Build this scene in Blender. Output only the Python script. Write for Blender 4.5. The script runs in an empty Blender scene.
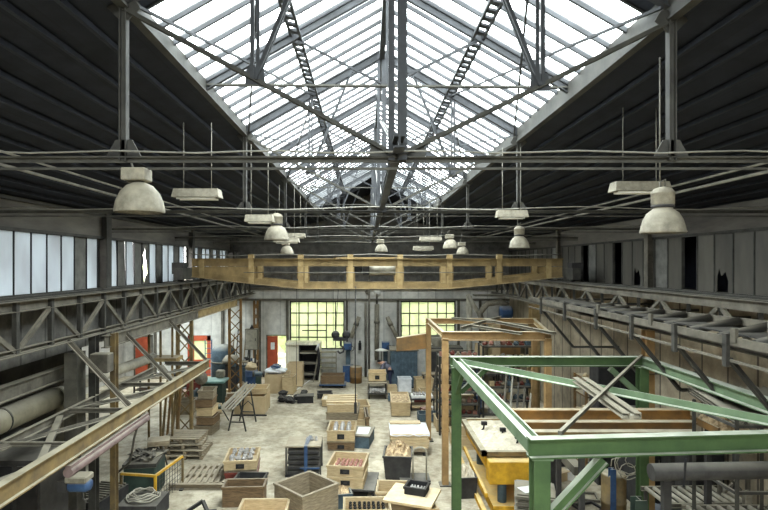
import bpy, math, random
from mathutils import Vector, Matrix
rnd = random.Random(7)
sc = bpy.context.scene
COL = sc.collection
H = 6.5            # height of the eye above the floor
# ---------------------------------------------------------------- materials
def s(r, g, b):
    f = lambda c: (c/255/12.92) if c/255 <= .04045 else ((c/255+.055)/1.055)**2.4
    return (f(r), f(g), f(b), 1)
MATS = {}
def mat(name, c1, c2=None, rough=.8, metal=0.0, scale=3.0, dust=0.0, dustc=(175,168,152), bump=0.0, stretch=(1,1,1), var=.12, contrast=(.35,.65), spec=.3):
    if name in MATS: return MATS[name]
    m = bpy.data.materials.new(name); m.use_nodes = True
    nt = m.node_tree; N = nt.nodes; L = nt.links
    b = N['Principled BSDF']; b.inputs['Roughness'].default_value = rough; b.inputs['Metallic'].default_value = metal
    b.inputs['Specular IOR Level'].default_value = spec
    tc = N.new('ShaderNodeTexCoord'); mp = N.new('ShaderNodeMapping'); mp.inputs['Scale'].default_value = stretch
    L.new(tc.outputs['Object'], mp.inputs['Vector'])
    n = N.new('ShaderNodeTexNoise'); n.inputs['Scale'].default_value = scale; n.inputs['Detail'].default_value = 6; n.inputs['Roughness'].default_value = .65
    L.new(mp.outputs['Vector'], n.inputs['Vector'])
    cr = N.new('ShaderNodeValToRGB'); c2 = c2 or tuple(max(0, int(c*.75)) for c in c1)
    cr.color_ramp.elements[0].position = contrast[0]; cr.color_ramp.elements[1].position = contrast[1]
    cr.color_ramp.elements[0].color = s(*c2); cr.color_ramp.elements[1].color = s(*c1)
    L.new(n.outputs['Fac'], cr.inputs['Fac'])
    out = cr.outputs['Color']
    if var:
        oi = N.new('ShaderNodeObjectInfo'); mr = N.new('ShaderNodeMapRange'); mr.inputs['To Min'].default_value = 1-var; mr.inputs['To Max'].default_value = 1+var
        L.new(oi.outputs['Random'], mr.inputs['Value'])
        vm = N.new('ShaderNodeMix'); vm.data_type = 'RGBA'; vm.blend_type = 'MULTIPLY'; vm.inputs['Factor'].default_value = 1
        L.new(out, vm.inputs['A']); L.new(mr.outputs['Result'], vm.inputs['B']); out = vm.outputs['Result']
    if dust:
        g = N.new('ShaderNodeNewGeometry'); sx = N.new('ShaderNodeSeparateXYZ'); L.new(g.outputs['Normal'], sx.inputs['Vector'])
        mr2 = N.new('ShaderNodeMapRange'); mr2.inputs['From Min'].default_value = .25; mr2.inputs['From Max'].default_value = .85; mr2.inputs['To Max'].default_value = dust
        L.new(sx.outputs['Z'], mr2.inputs['Value'])
        n2 = N.new('ShaderNodeTexNoise'); n2.inputs['Scale'].default_value = 2.5; n2.inputs['Detail'].default_value = 4; L.new(tc.outputs['Object'], n2.inputs['Vector'])
        mr3 = N.new('ShaderNodeMapRange'); mr3.inputs['From Min'].default_value = .3; mr3.inputs['From Max'].default_value = .6; mr3.inputs['To Min'].default_value = .55
        L.new(n2.outputs['Fac'], mr3.inputs['Value'])
        mm = N.new('ShaderNodeMath'); mm.operation = 'MULTIPLY'; L.new(mr2.outputs['Result'], mm.inputs[0]); L.new(mr3.outputs['Result'], mm.inputs[1])
        mx = N.new('ShaderNodeMix'); mx.data_type = 'RGBA'; L.new(mm.outputs[0], mx.inputs['Factor']); L.new(out, mx.inputs['A']); mx.inputs['B'].default_value = s(*dustc)
        out = mx.outputs['Result']
    L.new(out, b.inputs['Base Color'])
    if bump:
        bp = N.new('ShaderNodeBump'); bp.inputs['Strength'].default_value = bump; bp.inputs['Distance'].default_value = .02
        L.new(n.outputs['Fac'], bp.inputs['Height']); L.new(bp.outputs['Normal'], b.inputs['Normal'])
    MATS[name] = m; return m
def boards(name, c1, c2, seam=(40,38,36), width=.2, axis=0, rough=.9, scale=2.5, dark=.6):
    """boarding / sheeting: noise colour with seams every `width` metres along an axis"""
    m = mat(name, c1, c2, rough=rough, scale=scale, var=0)
    nt = m.node_tree; N = nt.nodes; L = nt.links; b = N['Principled BSDF']
    tc = N.new('ShaderNodeTexCoord'); sx = N.new('ShaderNodeSeparateXYZ'); L.new(tc.outputs['Object'], sx.inputs['Vector'])
    d = N.new('ShaderNodeMath'); d.operation = 'DIVIDE'; d.inputs[1].default_value = width; L.new(sx.outputs[axis], d.inputs[0])
    fr = N.new('ShaderNodeMath'); fr.operation = 'FRACT'; L.new(d.outputs[0], fr.inputs[0])
    lt = N.new('ShaderNodeMath'); lt.operation = 'LESS_THAN'; lt.inputs[1].default_value = .07; L.new(fr.outputs[0], lt.inputs[0])
    ml = N.new('ShaderNodeMath'); ml.operation = 'MULTIPLY'; ml.inputs[1].default_value = dark; L.new(lt.outputs[0], ml.inputs[0])
    fl = N.new('ShaderNodeMath'); fl.operation = 'FLOOR'; L.new(d.outputs[0], fl.inputs[0])
    wn = N.new('ShaderNodeTexWhiteNoise'); wn.noise_dimensions = '1D'; L.new(fl.outputs[0], wn.inputs['W'])
    mr = N.new('ShaderNodeMapRange'); mr.inputs['To Min'].default_value = .8; mr.inputs['To Max'].default_value = 1.1; L.new(wn.outputs['Value'], mr.inputs['Value'])
    old = b.inputs['Base Color'].links[0].from_socket
    mu = N.new('ShaderNodeMix'); mu.data_type = 'RGBA'; mu.blend_type = 'MULTIPLY'; mu.inputs['Factor'].default_value = 1
    L.new(old, mu.inputs['A']); L.new(mr.outputs['Result'], mu.inputs['B'])
    mx = N.new('ShaderNodeMix'); mx.data_type = 'RGBA'; L.new(ml.outputs[0], mx.inputs['Factor']); L.new(mu.outputs['Result'], mx.inputs['A']); mx.inputs['B'].default_value = s(*seam)
    L.new(mx.outputs['Result'], b.inputs['Base Color'])
    return m
def glassmat(name, tint, dirt, trans=.9):
    m = bpy.data.materials.new(name); m.use_nodes = True; nt = m.node_tree; N = nt.nodes; L = nt.links
    N.remove(N['Principled BSDF']); o = N['Material Output']
    t = N.new('ShaderNodeBsdfTransparent'); t.inputs['Color'].default_value = s(*tint)
    tr = N.new('ShaderNodeBsdfTranslucent'); tr.inputs['Color'].default_value = s(*dirt)
    df = N.new('ShaderNodeBsdfDiffuse'); df.inputs['Color'].default_value = s(*dirt)
    a = N.new('ShaderNodeMixShader'); a.inputs[0].default_value = .4; L.new(tr.outputs[0], a.inputs[1]); L.new(df.outputs[0], a.inputs[2])
    b = N.new('ShaderNodeMixShader'); L.new(t.outputs[0], b.inputs[1]); L.new(a.outputs[0], b.inputs[2])
    tc = N.new('ShaderNodeTexCoord'); n = N.new('ShaderNodeTexNoise'); n.inputs['Scale'].default_value = 1.2; n.inputs['Detail'].default_value = 5
    L.new(tc.outputs['Object'], n.inputs['Vector'])
    mr = N.new('ShaderNodeMapRange'); mr.inputs['From Min'].default_value = .3; mr.inputs['From Max'].default_value = .7
    mr.inputs['To Min'].default_value = 1-trans; mr.inputs['To Max'].default_value = min(1, (1-trans)*2.2)
    L.new(n.outputs['Fac'], mr.inputs['Value']); L.new(mr.outputs['Result'], b.inputs[0])
    L.new(b.outputs[0], o.inputs['Surface']); MATS[name] = m; return m

ROOF = boards('sooty_haze_tinted_boarding', (33,36,46), (22,24,32), (13,14,18), .28, 0, dark=.4)  # sooty boards; bluish haze of the shadows is put into their colour
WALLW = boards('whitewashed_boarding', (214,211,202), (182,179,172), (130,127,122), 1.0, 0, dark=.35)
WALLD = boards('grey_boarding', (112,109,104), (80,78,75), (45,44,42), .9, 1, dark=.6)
WALLB = boards('beige_panelling', (176,162,138), (138,126,108), (60,54,48), .95, 1, dark=.8)
FASC = mat('fascia_board', (105,100,92), (74,70,66), scale=2, var=0, stretch=(1,.2,1))
STEEL = mat('dusty_dark_steel', (68,66,61), (46,44,41), dust=.75, dustc=(128,121,108), rough=.7)
ROOFSTEEL = mat('sooty_roof_steel', (56,57,60), (38,38,40), dust=.55, dustc=(140,138,130), rough=.7)
TRUSSM = mat('dusty_truss_steel', (72,70,64), (50,48,44), dust=.6, dustc=(128,122,108))
GREYST = mat('grey_dusty_steel', (108,102,91), (76,72,64), dust=.8, dustc=(156,148,130))
OCHRE = mat('ochre_crane_paint', (146,124,84), (112,94,64), dust=.6, scale=2.2, dustc=(190,180,155))
OCHRE2 = mat('pale_ochre_plate', (168,146,104), (136,114,76), dust=.6)
RUST = mat('ochre_rusty_steel', (134,112,72), (94,80,58), dust=.85, dustc=(182,174,152), scale=2.5)
BROWN = mat('rust_brown_steel', (138,102,58), (98,80,56), dust=.9, dustc=(185,174,150), scale=2)
YELLOW = mat('yellow_machine_paint', (222,172,48), (176,132,36), dust=.6, dustc=(205,190,150), scale=3)
ORANGE = mat('tan_orange_frame_paint', (166,134,90), (134,106,70), dust=.85, dustc=(205,192,165), scale=2.5)
GREEN = mat('green_frame_paint', (72,94,56), (56,76,46), dust=.75, dustc=(196,194,180), scale=2, var=.04)
GREEN2 = mat('dusty_green_paint', (108,126,98), (88,106,80), dust=.9, dustc=(200,200,185), scale=2, var=.04)
MAUVE = mat('mauve_painted_tube', (128,108,104), (96,80,78), dust=.7)
BLUE = mat('blue_paint', (58,84,118), (40,60,92), dust=.5)
TEAL = mat('teal_grey_paint', (82,98,108), (58,70,78), dust=.5)
TURQ = mat('turquoise_top', (130,168,160), (98,132,126), dust=.3)
REDO = mat('orange_red_door_paint', (184,88,58), (156,70,46), dust=.2)
REDD = mat('dull_red_paint', (130,62,50), (96,46,40), dust=.5)
WALLS = mat('shade_dark_aisle_wall', (60,58,54), (38,37,35), scale=1.2, var=0)  # shade of the near aisle put into a dark wall colour
CONC = mat('stained_concrete', (100,96,86), (64,61,56), scale=1.5, bump=.2)
BLACK = mat('black_iron', (42,41,42), (28,27,28), dust=.35, dustc=(120,114,104))
DARK = mat('dark_rubber_grey', (62,60,58), (42,40,40), dust=.5, dustc=(140,134,122))
WOOD = mat('pale_crate_wood', (198,176,138), (170,147,110), scale=5, stretch=(1,1,6), dust=.35, dustc=(214,202,176))
WOODG = mat('grey_weathered_wood', (150,136,112), (112,100,82), scale=5, stretch=(1,1,6), dust=.5, dustc=(178,168,148))
WOODD = mat('brown_worn_wood', (128,104,76), (92,74,54), scale=5, stretch=(1,1,6), dust=.45)
CARD = mat('cardboard_board', (196,174,138), (176,154,118), scale=2, dust=.3, dustc=(218,206,180))
DARKP = mat('faded_black_panel', (50,47,46), (34,32,32), dust=.3)
ORUST = mat('orange_rusty_steel', (172,124,64), (120,92,58), dust=.85, dustc=(190,178,152), scale=2)
SAND = mat('moulding_sand', (214,204,184), (184,172,148), scale=9, bump=.5, var=.03)
RUBBLE = mat('broken_sand_cores', (214,190,152), (150,126,96), scale=8, bump=.5, contrast=(.4,.6))
PAPER = mat('white_paper', (232,230,224), (212,210,206), var=.04)
CLOTH = mat('white_plastic_sheet', (226,226,226), (196,198,200), scale=4)
CREAM = boards('cream_corrugated_panel', (232,226,204), (214,206,182), (160,154,134), .12, 0, dark=.4)
CAST = mat('pale_metal_casting', (190,186,180), (128,122,116), rough=.5, metal=.3, scale=8)
PINKC = mat('reddish_core', (170,120,104), (126,92,82), scale=8)
LAMPG = mat('dusty_lamp_enamel', (140,133,117), (106,100,87), scale=9, dust=.8, dustc=(146,138,120), rough=.7)
LAMPW = mat('white_lamp_inside', (225,222,212), (205,202,192), var=0)
PIPEG = mat('galvanised_pipe', (170,164,148), (132,126,112), scale=3, dust=.6, rough=.55)
PIPED = mat('duct_sheet', (150,142,120), (108,100,84), scale=2, dust=.7, rough=.6)
ROPE = mat('steel_rope', (66,64,62), (48,47,46))
CABLE = mat('dusty_cable', (130,126,116), (100,97,90))
DGREEN = mat('dark_green_machine_paint', (58,72,62), (42,54,48), dust=.5)
SKIN = mat('skin', (190,145,120), (175,130,108), var=0)
JACKET = mat('grey_work_jacket', (112,112,124), (92,92,104), var=0, scale=8)
TROUS = mat('dark_blue_trousers', (44,50,72), (34,38,56), var=0, scale=8)
HAIRM = mat('dark_hair', (40,34,30), (28,24,22), var=0)
LEAF = mat('leaf_green', (176,186,148), (112,128,92), scale=1.6, contrast=(.3,.7), var=0, rough=.9)
GROUND = mat('yard_ground', (150,148,120), (110,120,84), scale=.6, var=0)
PANEO = mat('opaque_dirty_pane', (84,80,72), (64,61,56), scale=1.5, rough=.5, stretch=(1,1,.3))
PANEK = mat('sooted_pane', (112,110,104), (80,78,74), scale=3, rough=.4)
def pane_lit():
    m = bpy.data.materials.new('milky_wired_pane'); m.use_nodes = True; nt = m.node_tree; N = nt.nodes; L = nt.links
    N.remove(N['Principled BSDF']); o = N['Material Output']
    tc = N.new('ShaderNodeTexCoord'); n = N.new('ShaderNodeTexNoise'); n.inputs['Scale'].default_value = 1.6; n.inputs['Detail'].default_value = 6
    mp = N.new('ShaderNodeMapping'); mp.inputs['Scale'].default_value = (1,1.4,.5); L.new(tc.outputs['Object'], mp.inputs['Vector']); L.new(mp.outputs[0], n.inputs['Vector'])
    cr = N.new('ShaderNodeValToRGB'); cr.color_ramp.elements[0].position = .3; cr.color_ramp.elements[1].position = .6
    cr.color_ramp.elements[0].color = (.115,.124,.13,1); cr.color_ramp.elements[1].color = (.165,.182,.195,1)
    L.new(n.outputs['Fac'], cr.inputs['Fac'])
    tr = N.new('ShaderNodeBsdfTranslucent'); df = N.new('ShaderNodeBsdfDiffuse'); df.inputs['Color'].default_value = (.2,.2,.2,1)
    L.new(cr.outputs['Color'], tr.inputs['Color'])
    a = N.new('ShaderNodeAddShader'); L.new(tr.outputs[0], a.inputs[0]); L.new(df.outputs[0], a.inputs[1]); L.new(a.outputs[0], o.inputs['Surface']); return m
PANEL = pane_lit()
SKYG = glassmat('skylight_glass', (235,242,245), (190,195,195), .9)
ENDG = glassmat('workshop_window_glass', (206,208,194), (176,182,156), .6)
def floor_mat():
    m = mat('worn_concrete_floor', (186,175,155), (156,147,130), scale=.45, var=0, contrast=(.35,.62), rough=.75, bump=.15)
    nt = m.node_tree; N = nt.nodes; L = nt.links; b = N['Principled BSDF']; old = b.inputs['Base Color'].links[0].from_socket
    tc = N.new('ShaderNodeTexCoord')
    n = N.new('ShaderNodeTexNoise'); n.inputs['Scale'].default_value = 3.2; n.inputs['Detail'].default_value = 9; n.inputs['Roughness'].default_value = .7; L.new(tc.outputs['Object'], n.inputs['Vector'])
    cr = N.new('ShaderNodeValToRGB'); cr.color_ramp.elements[0].position = .36; cr.color_ramp.elements[1].position = .58
    cr.color_ramp.elements[0].color = s(196,190,178); cr.color_ramp.elements[1].color = s(255,255,250); L.new(n.outputs['Fac'], cr.inputs['Fac'])
    mu = N.new('ShaderNodeMix'); mu.data_type = 'RGBA'; mu.blend_type = 'MULTIPLY'; mu.inputs['Factor'].default_value = .9
    L.new(old, mu.inputs['A']); L.new(cr.outputs['Color'], mu.inputs['B'])
    # spilt pale sand
    n3 = N.new('ShaderNodeTexNoise'); n3.inputs['Scale'].default_value = .8; n3.inputs['Detail'].default_value = 8; n3.inputs['Roughness'].default_value = .75
    mp = N.new('ShaderNodeMapping'); mp.inputs['Location'].default_value = (3,8,0); L.new(tc.outputs['Object'], mp.inputs['Vector']); L.new(mp.outputs[0], n3.inputs['Vector'])
    r3 = N.new('ShaderNodeMapRange'); r3.inputs['From Min'].default_value = .5; r3.inputs['From Max'].default_value = .62; r3.inputs['To Max'].default_value = .6; L.new(n3.outputs['Fac'], r3.inputs['Value'])
    mx = N.new('ShaderNodeMix'); mx.data_type = 'RGBA'; L.new(r3.outputs['Result'], mx.inputs['Factor']); L.new(mu.outputs['Result'], mx.inputs['A']); mx.inputs['B'].default_value = s(210,200,178)
    L.new(mx.outputs['Result'], b.inputs['Base Color']); return m
FLOOR = floor_mat()

# ---------------------------------------------------------------- mesh building
def V(*a): return Vector(a)
class MB:
    def __init__(self): self.v = []; self.f = []; self.smooth = []
    def add(self, vs, fs, smooth=False):
        b = len(self.v); self.v += [Vector(x) for x in vs]
        for f in fs: self.f.append(tuple(b+i for i in f)); self.smooth.append(smooth)
        return self
    def box(self, c, d, rz=0, R=None):
        c = Vector(c); R = R or Matrix.Rotation(rz, 3, 'Z')
        p = [c + R @ Vector((x*d[0]/2, y*d[1]/2, z*d[2]/2)) for x in (-1,1) for y in (-1,1) for z in (-1,1)]
        return self.add(p, [(0,1,3,2),(4,6,7,5),(0,4,5,1),(2,3,7,6),(0,2,6,4),(1,5,7,3)])
    def box2(self, a, b):
        return self.box([(a[i]+b[i])/2 for i in range(3)], [abs(b[i]-a[i]) for i in range(3)])
    def sec(self, p, q, poly, up=(0,0,1)):
        p = Vector(p); q = Vector(q); d = (q-p).normalized(); up = Vector(up)
        if abs(d.dot(up)) > .97: up = Vector((0,1,0)) if abs(d.y) < .9 else Vector((1,0,0))
        x = d.cross(up).normalized(); y = x.cross(d).normalized(); n = len(poly)
        vs = [p + x*a + y*b for a, b in poly] + [q + x*a + y*b for a, b in poly]
        fs = [(i, (i+1) % n, n+(i+1) % n, n+i) for i in range(n)] + [tuple(range(n-1,-1,-1)), tuple(range(n, 2*n))]
        return self.add(vs, fs)
    def bar(self, p, q, w, h=None, up=(0,0,1)):
        h = h or w
        return self.sec(p, q, [(-w/2,-h/2),(w/2,-h/2),(w/2,h/2),(-w/2,h/2)], up)
    def ibeam(self, p, q, h, w, t=.02, up=(0,0,1)):
        a, b, k = w/2, h/2, t/2
        return self.sec(p, q, [(-a,-b),(a,-b),(a,-b+t),(k,-b+t),(k,b-t),(a,b-t),(a,b),(-a,b),(-a,b-t),(-k,b-t),(-k,-b+t),(-a,-b+t)], up)
    def chan(self, p, q, h, w, t=.015, up=(0,0,1)):
        a, b = w/2, h/2
        return self.sec(p, q, [(-a,-b),(a,-b),(a,-b+t),(-a+t,-b+t),(-a+t,b-t),(a,b-t),(a,b),(-a,b)], up)
    def angle(self, p, q, w, t=.012, up=(0,0,1)):
        return self.sec(p, q, [(-w/2,-w/2),(w/2,-w/2),(w/2,-w/2+t),(-w/2+t,-w/2+t),(-w/2+t,w/2),(-w/2,w/2)], up)
    def dbl(self, p, q, w, g=.02, t=.012, up=(0,0,1)):
        """double angle (two L bars back to back)"""
        k = g/2
        self.sec(p, q, [(k,-w/2),(k+w*.8,-w/2),(k+w*.8,-w/2+t),(k+t,-w/2+t),(k+t,w/2),(k,w/2)], up)
        return self.sec(p, q, [(-k,-w/2),(-k,w/2),(-k-t,w/2),(-k-t,-w/2+t),(-k-w*.8,-w/2+t),(-k-w*.8,-w/2)], up)
    def tube(self, p, q, r, n=10, r2=None, cap=True):
        return self.path([p, q], r, n, r2, cap)
    def path(self, pts, r, n=8, r2=None, cap=True):
        pts = [Vector(p) for p in pts]; m = len(pts); b = []; up = Vector((0,0,1))
        d0 = (pts[1]-pts[0]).normalized()
        if abs(d0.z) > .9: up = Vector((1,0,0))
        x = d0.cross(up).normalized(); vs = []
        for i, p in enumerate(pts):
            d = ((pts[min(i+1,m-1)]-p).normalized() + (p-pts[max(i-1,0)]).normalized())
            d = d.normalized() if d.length > 1e-6 else d0
            x = (x - d*x.dot(d)).normalized(); y = d.cross(x)
            rr = r if r2 is None else r + (r2-r)*i/(m-1)
            for k in range(n):
                a = 2*math.pi*k/n; vs.append(p + (x*math.cos(a) + y*math.sin(a))*rr)
        fs = [(i*n+k, i*n+(k+1) % n, (i+1)*n+(k+1) % n, (i+1)*n+k) for i in range(m-1) for k in range(n)]
        self.add(vs, fs, True)
        if cap:
            b = len(self.v)-len(vs); self.f += [tuple(b+k for k in range(n-1,-1,-1)), tuple(b+(m-1)*n+k for k in range(n))]; self.smooth += [False, False]
        return self
    def lathe(self, prof, c=(0,0,0), n=24, axis='Z', smooth=True):
        c = Vector(c); vs = []
        for r, z in prof:
            for k in range(n):
                a = 2*math.pi*k/n; x, y = r*math.cos(a), r*math.sin(a)
                vs.append(c + (Vector((x,y,z)) if axis == 'Z' else Vector((x,z,y)) if axis == 'Y' else Vector((z,x,y))))
        m = len(prof)
        return self.add(vs, [(i*n+k, i*n+(k+1) % n, (i+1)*n+(k+1) % n, (i+1)*n+k) for i in range(m-1) for k in range(n)], smooth)
    def plate(self, pts, nrm, t):
        """flat polygon pts with thickness t along nrm"""
        nrm = Vector(nrm).normalized()*t; pts = [Vector(p) for p in pts]; n = len(pts)
        return self.add([p-nrm/2 for p in pts]+[p+nrm/2 for p in pts], [tuple(range(n)), tuple(range(2*n-1, n-1, -1))]+[(i, (i+1) % n, n+(i+1) % n, n+i) for i in range(n)])
    def blob(self, c, r, sq=(1,1,1), seed=0, rough=.25, n=8):
        R = random.Random(seed); c = Vector(c); vs = []; m = n//2+1
        for i in range(m+1):
            t = math.pi*i/m
            for k in range(n):
                a = 2*math.pi*k/n; q = r*(1+R.uniform(-rough, rough))
                vs.append(c+Vector((q*sq[0]*math.sin(t)*math.cos(a), q*sq[1]*math.sin(t)*math.sin(a), q*sq[2]*math.cos(t))))
        return self.add(vs, [(i*n+k, (i+1)*n+k, (i+1)*n+(k+1) % n, i*n+(k+1) % n) for i in range(m) for k in range(n)])
    def heap(self, cx, cy, w, d, z0, h, n=14, seed=0, rough=.35, rz=0):
        R = random.Random(seed); vs = []; M = Matrix.Rotation(rz, 3, 'Z')
        for i in range(n+1):
            for j in range(n+1):
                u, v = i/n*2-1, j/n*2-1; e = max(0, (1-abs(u)**2.2))*max(0, (1-abs(v)**2.2))
                z = z0 + h*(e**.6)*(1+R.uniform(-rough, rough)) if 0 < i < n and 0 < j < n else z0
                vs.append(Vector((cx,cy,0)) + M @ Vector((u*w/2, v*d/2, z)))
        return self.add(vs, [(i*(n+1)+j, (i+1)*(n+1)+j, (i+1)*(n+1)+j+1, i*(n+1)+j+1) for i in range(n) for j in range(n)])
def mesh_obj(name, mb, material, off=(0,0,0), bevel=0):
    me = bpy.data.meshes.new(name); off = Vector(off)
    me.from_pydata([tuple(v-off) for v in mb.v], [], mb.f)
    me.polygons.foreach_set('use_smooth', mb.smooth); me.materials.append(material); me.validate()
    import bmesh
    bm = bmesh.new(); bm.from_mesh(me); bmesh.ops.recalc_face_normals(bm, faces=bm.faces)
    bm.to_mesh(me); bm.free(); me.update()
    o = bpy.data.objects.new(name, me); COL.objects.link(o)
    if bevel:
        m = o.modifiers.new('edge', 'BEVEL'); m.width = bevel; m.segments = 1; m.limit_method = 'ANGLE'
    return o
def tag(o, label, cat, group=None, kind=None):
    o['label'] = label; o['category'] = cat
    if group: o['group'] = group
    if kind: o['kind'] = kind
    return o
class Thing:
    """an Empty at the thing's base; parts given in world coordinates (world=True) or in its own"""
    def __init__(self, name, label, cat, loc=(0,0,0), rz=0, group=None, world=False):
        self.o = bpy.data.objects.new(name, None); COL.objects.link(self.o); self.o.empty_display_size = .2
        self.o.location = loc; self.o.rotation_euler = (0,0,rz); tag(self.o, label, cat, group)
        self.off = Vector(loc) if world else Vector((0,0,0))
    def part(self, name, mb, material, parent=None, label=None, bevel=0, kind=None):
        p = mesh_obj(name, mb, material, self.off, bevel); p.parent = parent or self.o
        if label: p['label'] = label
        if kind: p['kind'] = kind
        return p
def single(name, label, cat, mb, material, loc=(0,0,0), rz=0, group=None, world=True, kind=None, bevel=0):
    o = mesh_obj(name, mb, material, loc if world else (0,0,0), bevel); o.location = loc; o.rotation_euler = (0,0,rz)
    return tag(o, label, cat, group, kind)
def struct(name, mb, material, parent=None, label=None):
    o = mesh_obj(name, mb, material)
    if parent: o.parent = parent
    else: o['kind'] = 'structure'
    if label: o['label'] = label
    return o
def dup(o, loc=None, rz=None, label=None, group=None, scale=None, parent=None):
    c = o.copy(); COL.objects.link(c); c.parent = parent
    if loc is not None: c.location = loc
    if rz is not None: c.rotation_euler = (0,0,rz)
    if scale is not None: c.scale = scale if hasattr(scale, '__len__') else (scale,)*3
    if label: c['label'] = label
    if group: c['group'] = group
    for ch in list(o.children): dup(ch, parent=c)
    return c
# ================================================================ THE SETTING
YN, YE = -15.0, 31.3
YP = -3.0         # first clerestory pane                # near and far end of the hall
XL, XR, XA = -7.5, 8.3, -14.0      # clerestory walls, outer wall of the side aisle
SL, SR, XC = -2.34, 2.95, .305     # skylight curbs and ridge
ZCL, ZCR, ZEL, ZER = 9.02, 8.9, 9.17, 9.13   # curb undersides and glass edges
ZR = 10.66; YS0, YS1 = 5.62, 25.4  # ridge; the glazed stretch
ZW = 7.93                          # roof meets walls
struct('floor', MB().box2((XA,YN,-.25), (XR+3,YE,0)), FLOOR)
struct('ground_outside', MB().box2((-90,-80,-.6), (90,120,-.3)), GROUND)
# white painted line on the floor, worn
fl = single('floor_line', 'thin worn white painted line on the concrete near the far cabinet', 'floor marking',
       MB().box((-3.45,28.6,.003), (.07,5.0,.004), rz=-.19), PAPER, (-3.45,28.6,0)); fl['kind'] = 'structure'
# far end wall with two big windows and two door openings
def wall_with_holes(x0, x1, z0, z1, y, t, holes):
    mb = MB(); xs = sorted({x0, x1, *[h[0] for h in holes], *[h[1] for h in holes]})
    for a, b in zip(xs, xs[1:]):
        hs = sorted([h for h in holes if h[0] <= a and h[1] >= b], key=lambda h: h[2]); z = z0
        for h in hs:
            if h[2] > z: mb.box2((a,y,z), (b,y+t,h[2]))
            z = h[3]
        if z1 > z: mb.box2((a,y,z), (b,y+t,z1))
    return mb
holes = [(-4.42,-1.24,1.55,4.36), (2.0,5.2,2.2,4.36), (-5.75,-4.55,0,2.36), (-10.35,-9.0,0,2.36)]
struct('wall_far', wall_with_holes(XA, XR+3, 0, 5.0, YE, .3, holes), WALLW)
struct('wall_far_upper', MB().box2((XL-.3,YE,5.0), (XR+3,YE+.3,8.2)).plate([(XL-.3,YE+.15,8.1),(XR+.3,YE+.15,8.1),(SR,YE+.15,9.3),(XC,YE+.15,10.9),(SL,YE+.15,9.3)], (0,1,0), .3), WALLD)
# steel rails, band and pilasters on the far wall
struct('trim_1', MB().box2((XA,YE-.12,4.38), (XR,YE,4.5)).box2((XL,YE-.16,5.0), (XR,YE,5.14)).box2((XL,YE-.1,5.85), (XR,YE,5.95)), GREYST)
tb = MB()
for x in (-12.2,-8.3,-6.15,-4.55,-1.1,1.85,5.35,6.6): tb.box2((x-.07,YE-.12,0), (x+.07,YE,4.4))
struct('trim_2', tb, GREYST)
tb = MB()
for x in (-5.8,-4.3,-2.8,-1.3,.2,1.7,3.2,4.7,6.2): tb.box2((x-.05,YE-.09,5.1), (x+.05,YE,5.9))
struct('trim_3', tb, GREYST)
def grid_window(n, x0, x1, z0, z1, nx, nz):
    w = struct(f'window_{n}', MB().box2((x0,YE+.02,z0), (x0+.07,YE+.14,z1)).box2((x1-.07,YE+.02,z0), (x1,YE+.14,z1)).box2((x0,YE+.02,z1-.07), (x1,YE+.14,z1)).box2((x0,YE+.02,z0), (x1,YE+.14,z0+.07)), BLACK)
    m = MB()
    for i in range(1, nx): x = x0+(x1-x0)*i/nx; m.box2((x-.026,YE+.05,z0), (x+.026,YE+.1,z1))
    for i in range(1, nz): z = z1-(z1-z0)*i/nz; m.box2((x0,YE+.05,z-.026), (x1,YE+.1,z+.026))
    struct('glazing_bar', m, BLACK, w)
    struct('glass', MB().box2((x0,YE+.07,z0), (x1,YE+.078,z1)), ENDG, w)
    return w
w1 = grid_window(1, -4.42, -1.24, 1.55, 4.36, 6, 4)
struct('handle_bar', MB().box2((-3.7,YE-.05,2.62), (-2.3,YE-.02,2.68)), BLACK, w1)
w2 = grid_window(2, 2.0, 5.2, 2.2, 4.36, 6, 3)
# orange doors
d1 = struct('door_1', MB().box2((-5.72,YE+.02,.02), (-5.12,YE+.08,2.32)), REDO)
struct('notice', MB().box2((-5.52,YE-.01,1.55), (-5.3,YE+.015,1.95)), PAPER, d1)
struct('door_frame', MB().box2((-5.78,YE-.02,0), (-5.72,YE+.2,2.38)).box2((-4.55,YE-.02,0), (-4.49,YE+.2,2.38)).box2((-5.78,YE-.02,2.34), (-4.49,YE+.2,2.4)), GREYST, d1)
d2 = struct('door_2', MB().box2((-10.35,YE+.02,0), (-9.98,YE+.1,2.36)).box2((-9.22,YE+.02,0), (-9.0,YE+.1,2.36)).box2((-10.35,YE+.02,2.05), (-9.0,YE+.1,2.36)).box2((-9.98,YE+.02,0), (-9.22,YE+.1,.95)), REDO)
struct('glass', MB().box2((-9.98,YE+.05,.95), (-9.22,YE+.06,2.05)), ENDG, d2)
d3 = struct('door_3', MB().box2((-13.3,YE-.14,0), (-12.45,YE-.08,2.3)), REDO)
struct('door_frame', MB().box2((-13.4,YE-.16,0), (-13.3,YE,2.4)).box2((-12.45,YE-.16,0), (-12.35,YE,2.4)).box2((-13.4,YE-.16,2.3), (-12.35,YE,2.4)), GREYST, d3)
# hedge and trees beyond the windows
mb = MB(); R = random.Random(3)
for i in range(95):
    x = R.uniform(-16, 14); y = R.uniform(37, 42); mb.blob((x,y,R.uniform(0,5.2)), R.uniform(.7,1.7), seed=i, rough=.45, n=9)
single('hedge', 'pale green leafy hedge growing outside beyond the workshop windows', 'hedge', mb, LEAF, (0,39,0), kind='stuff')
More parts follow.
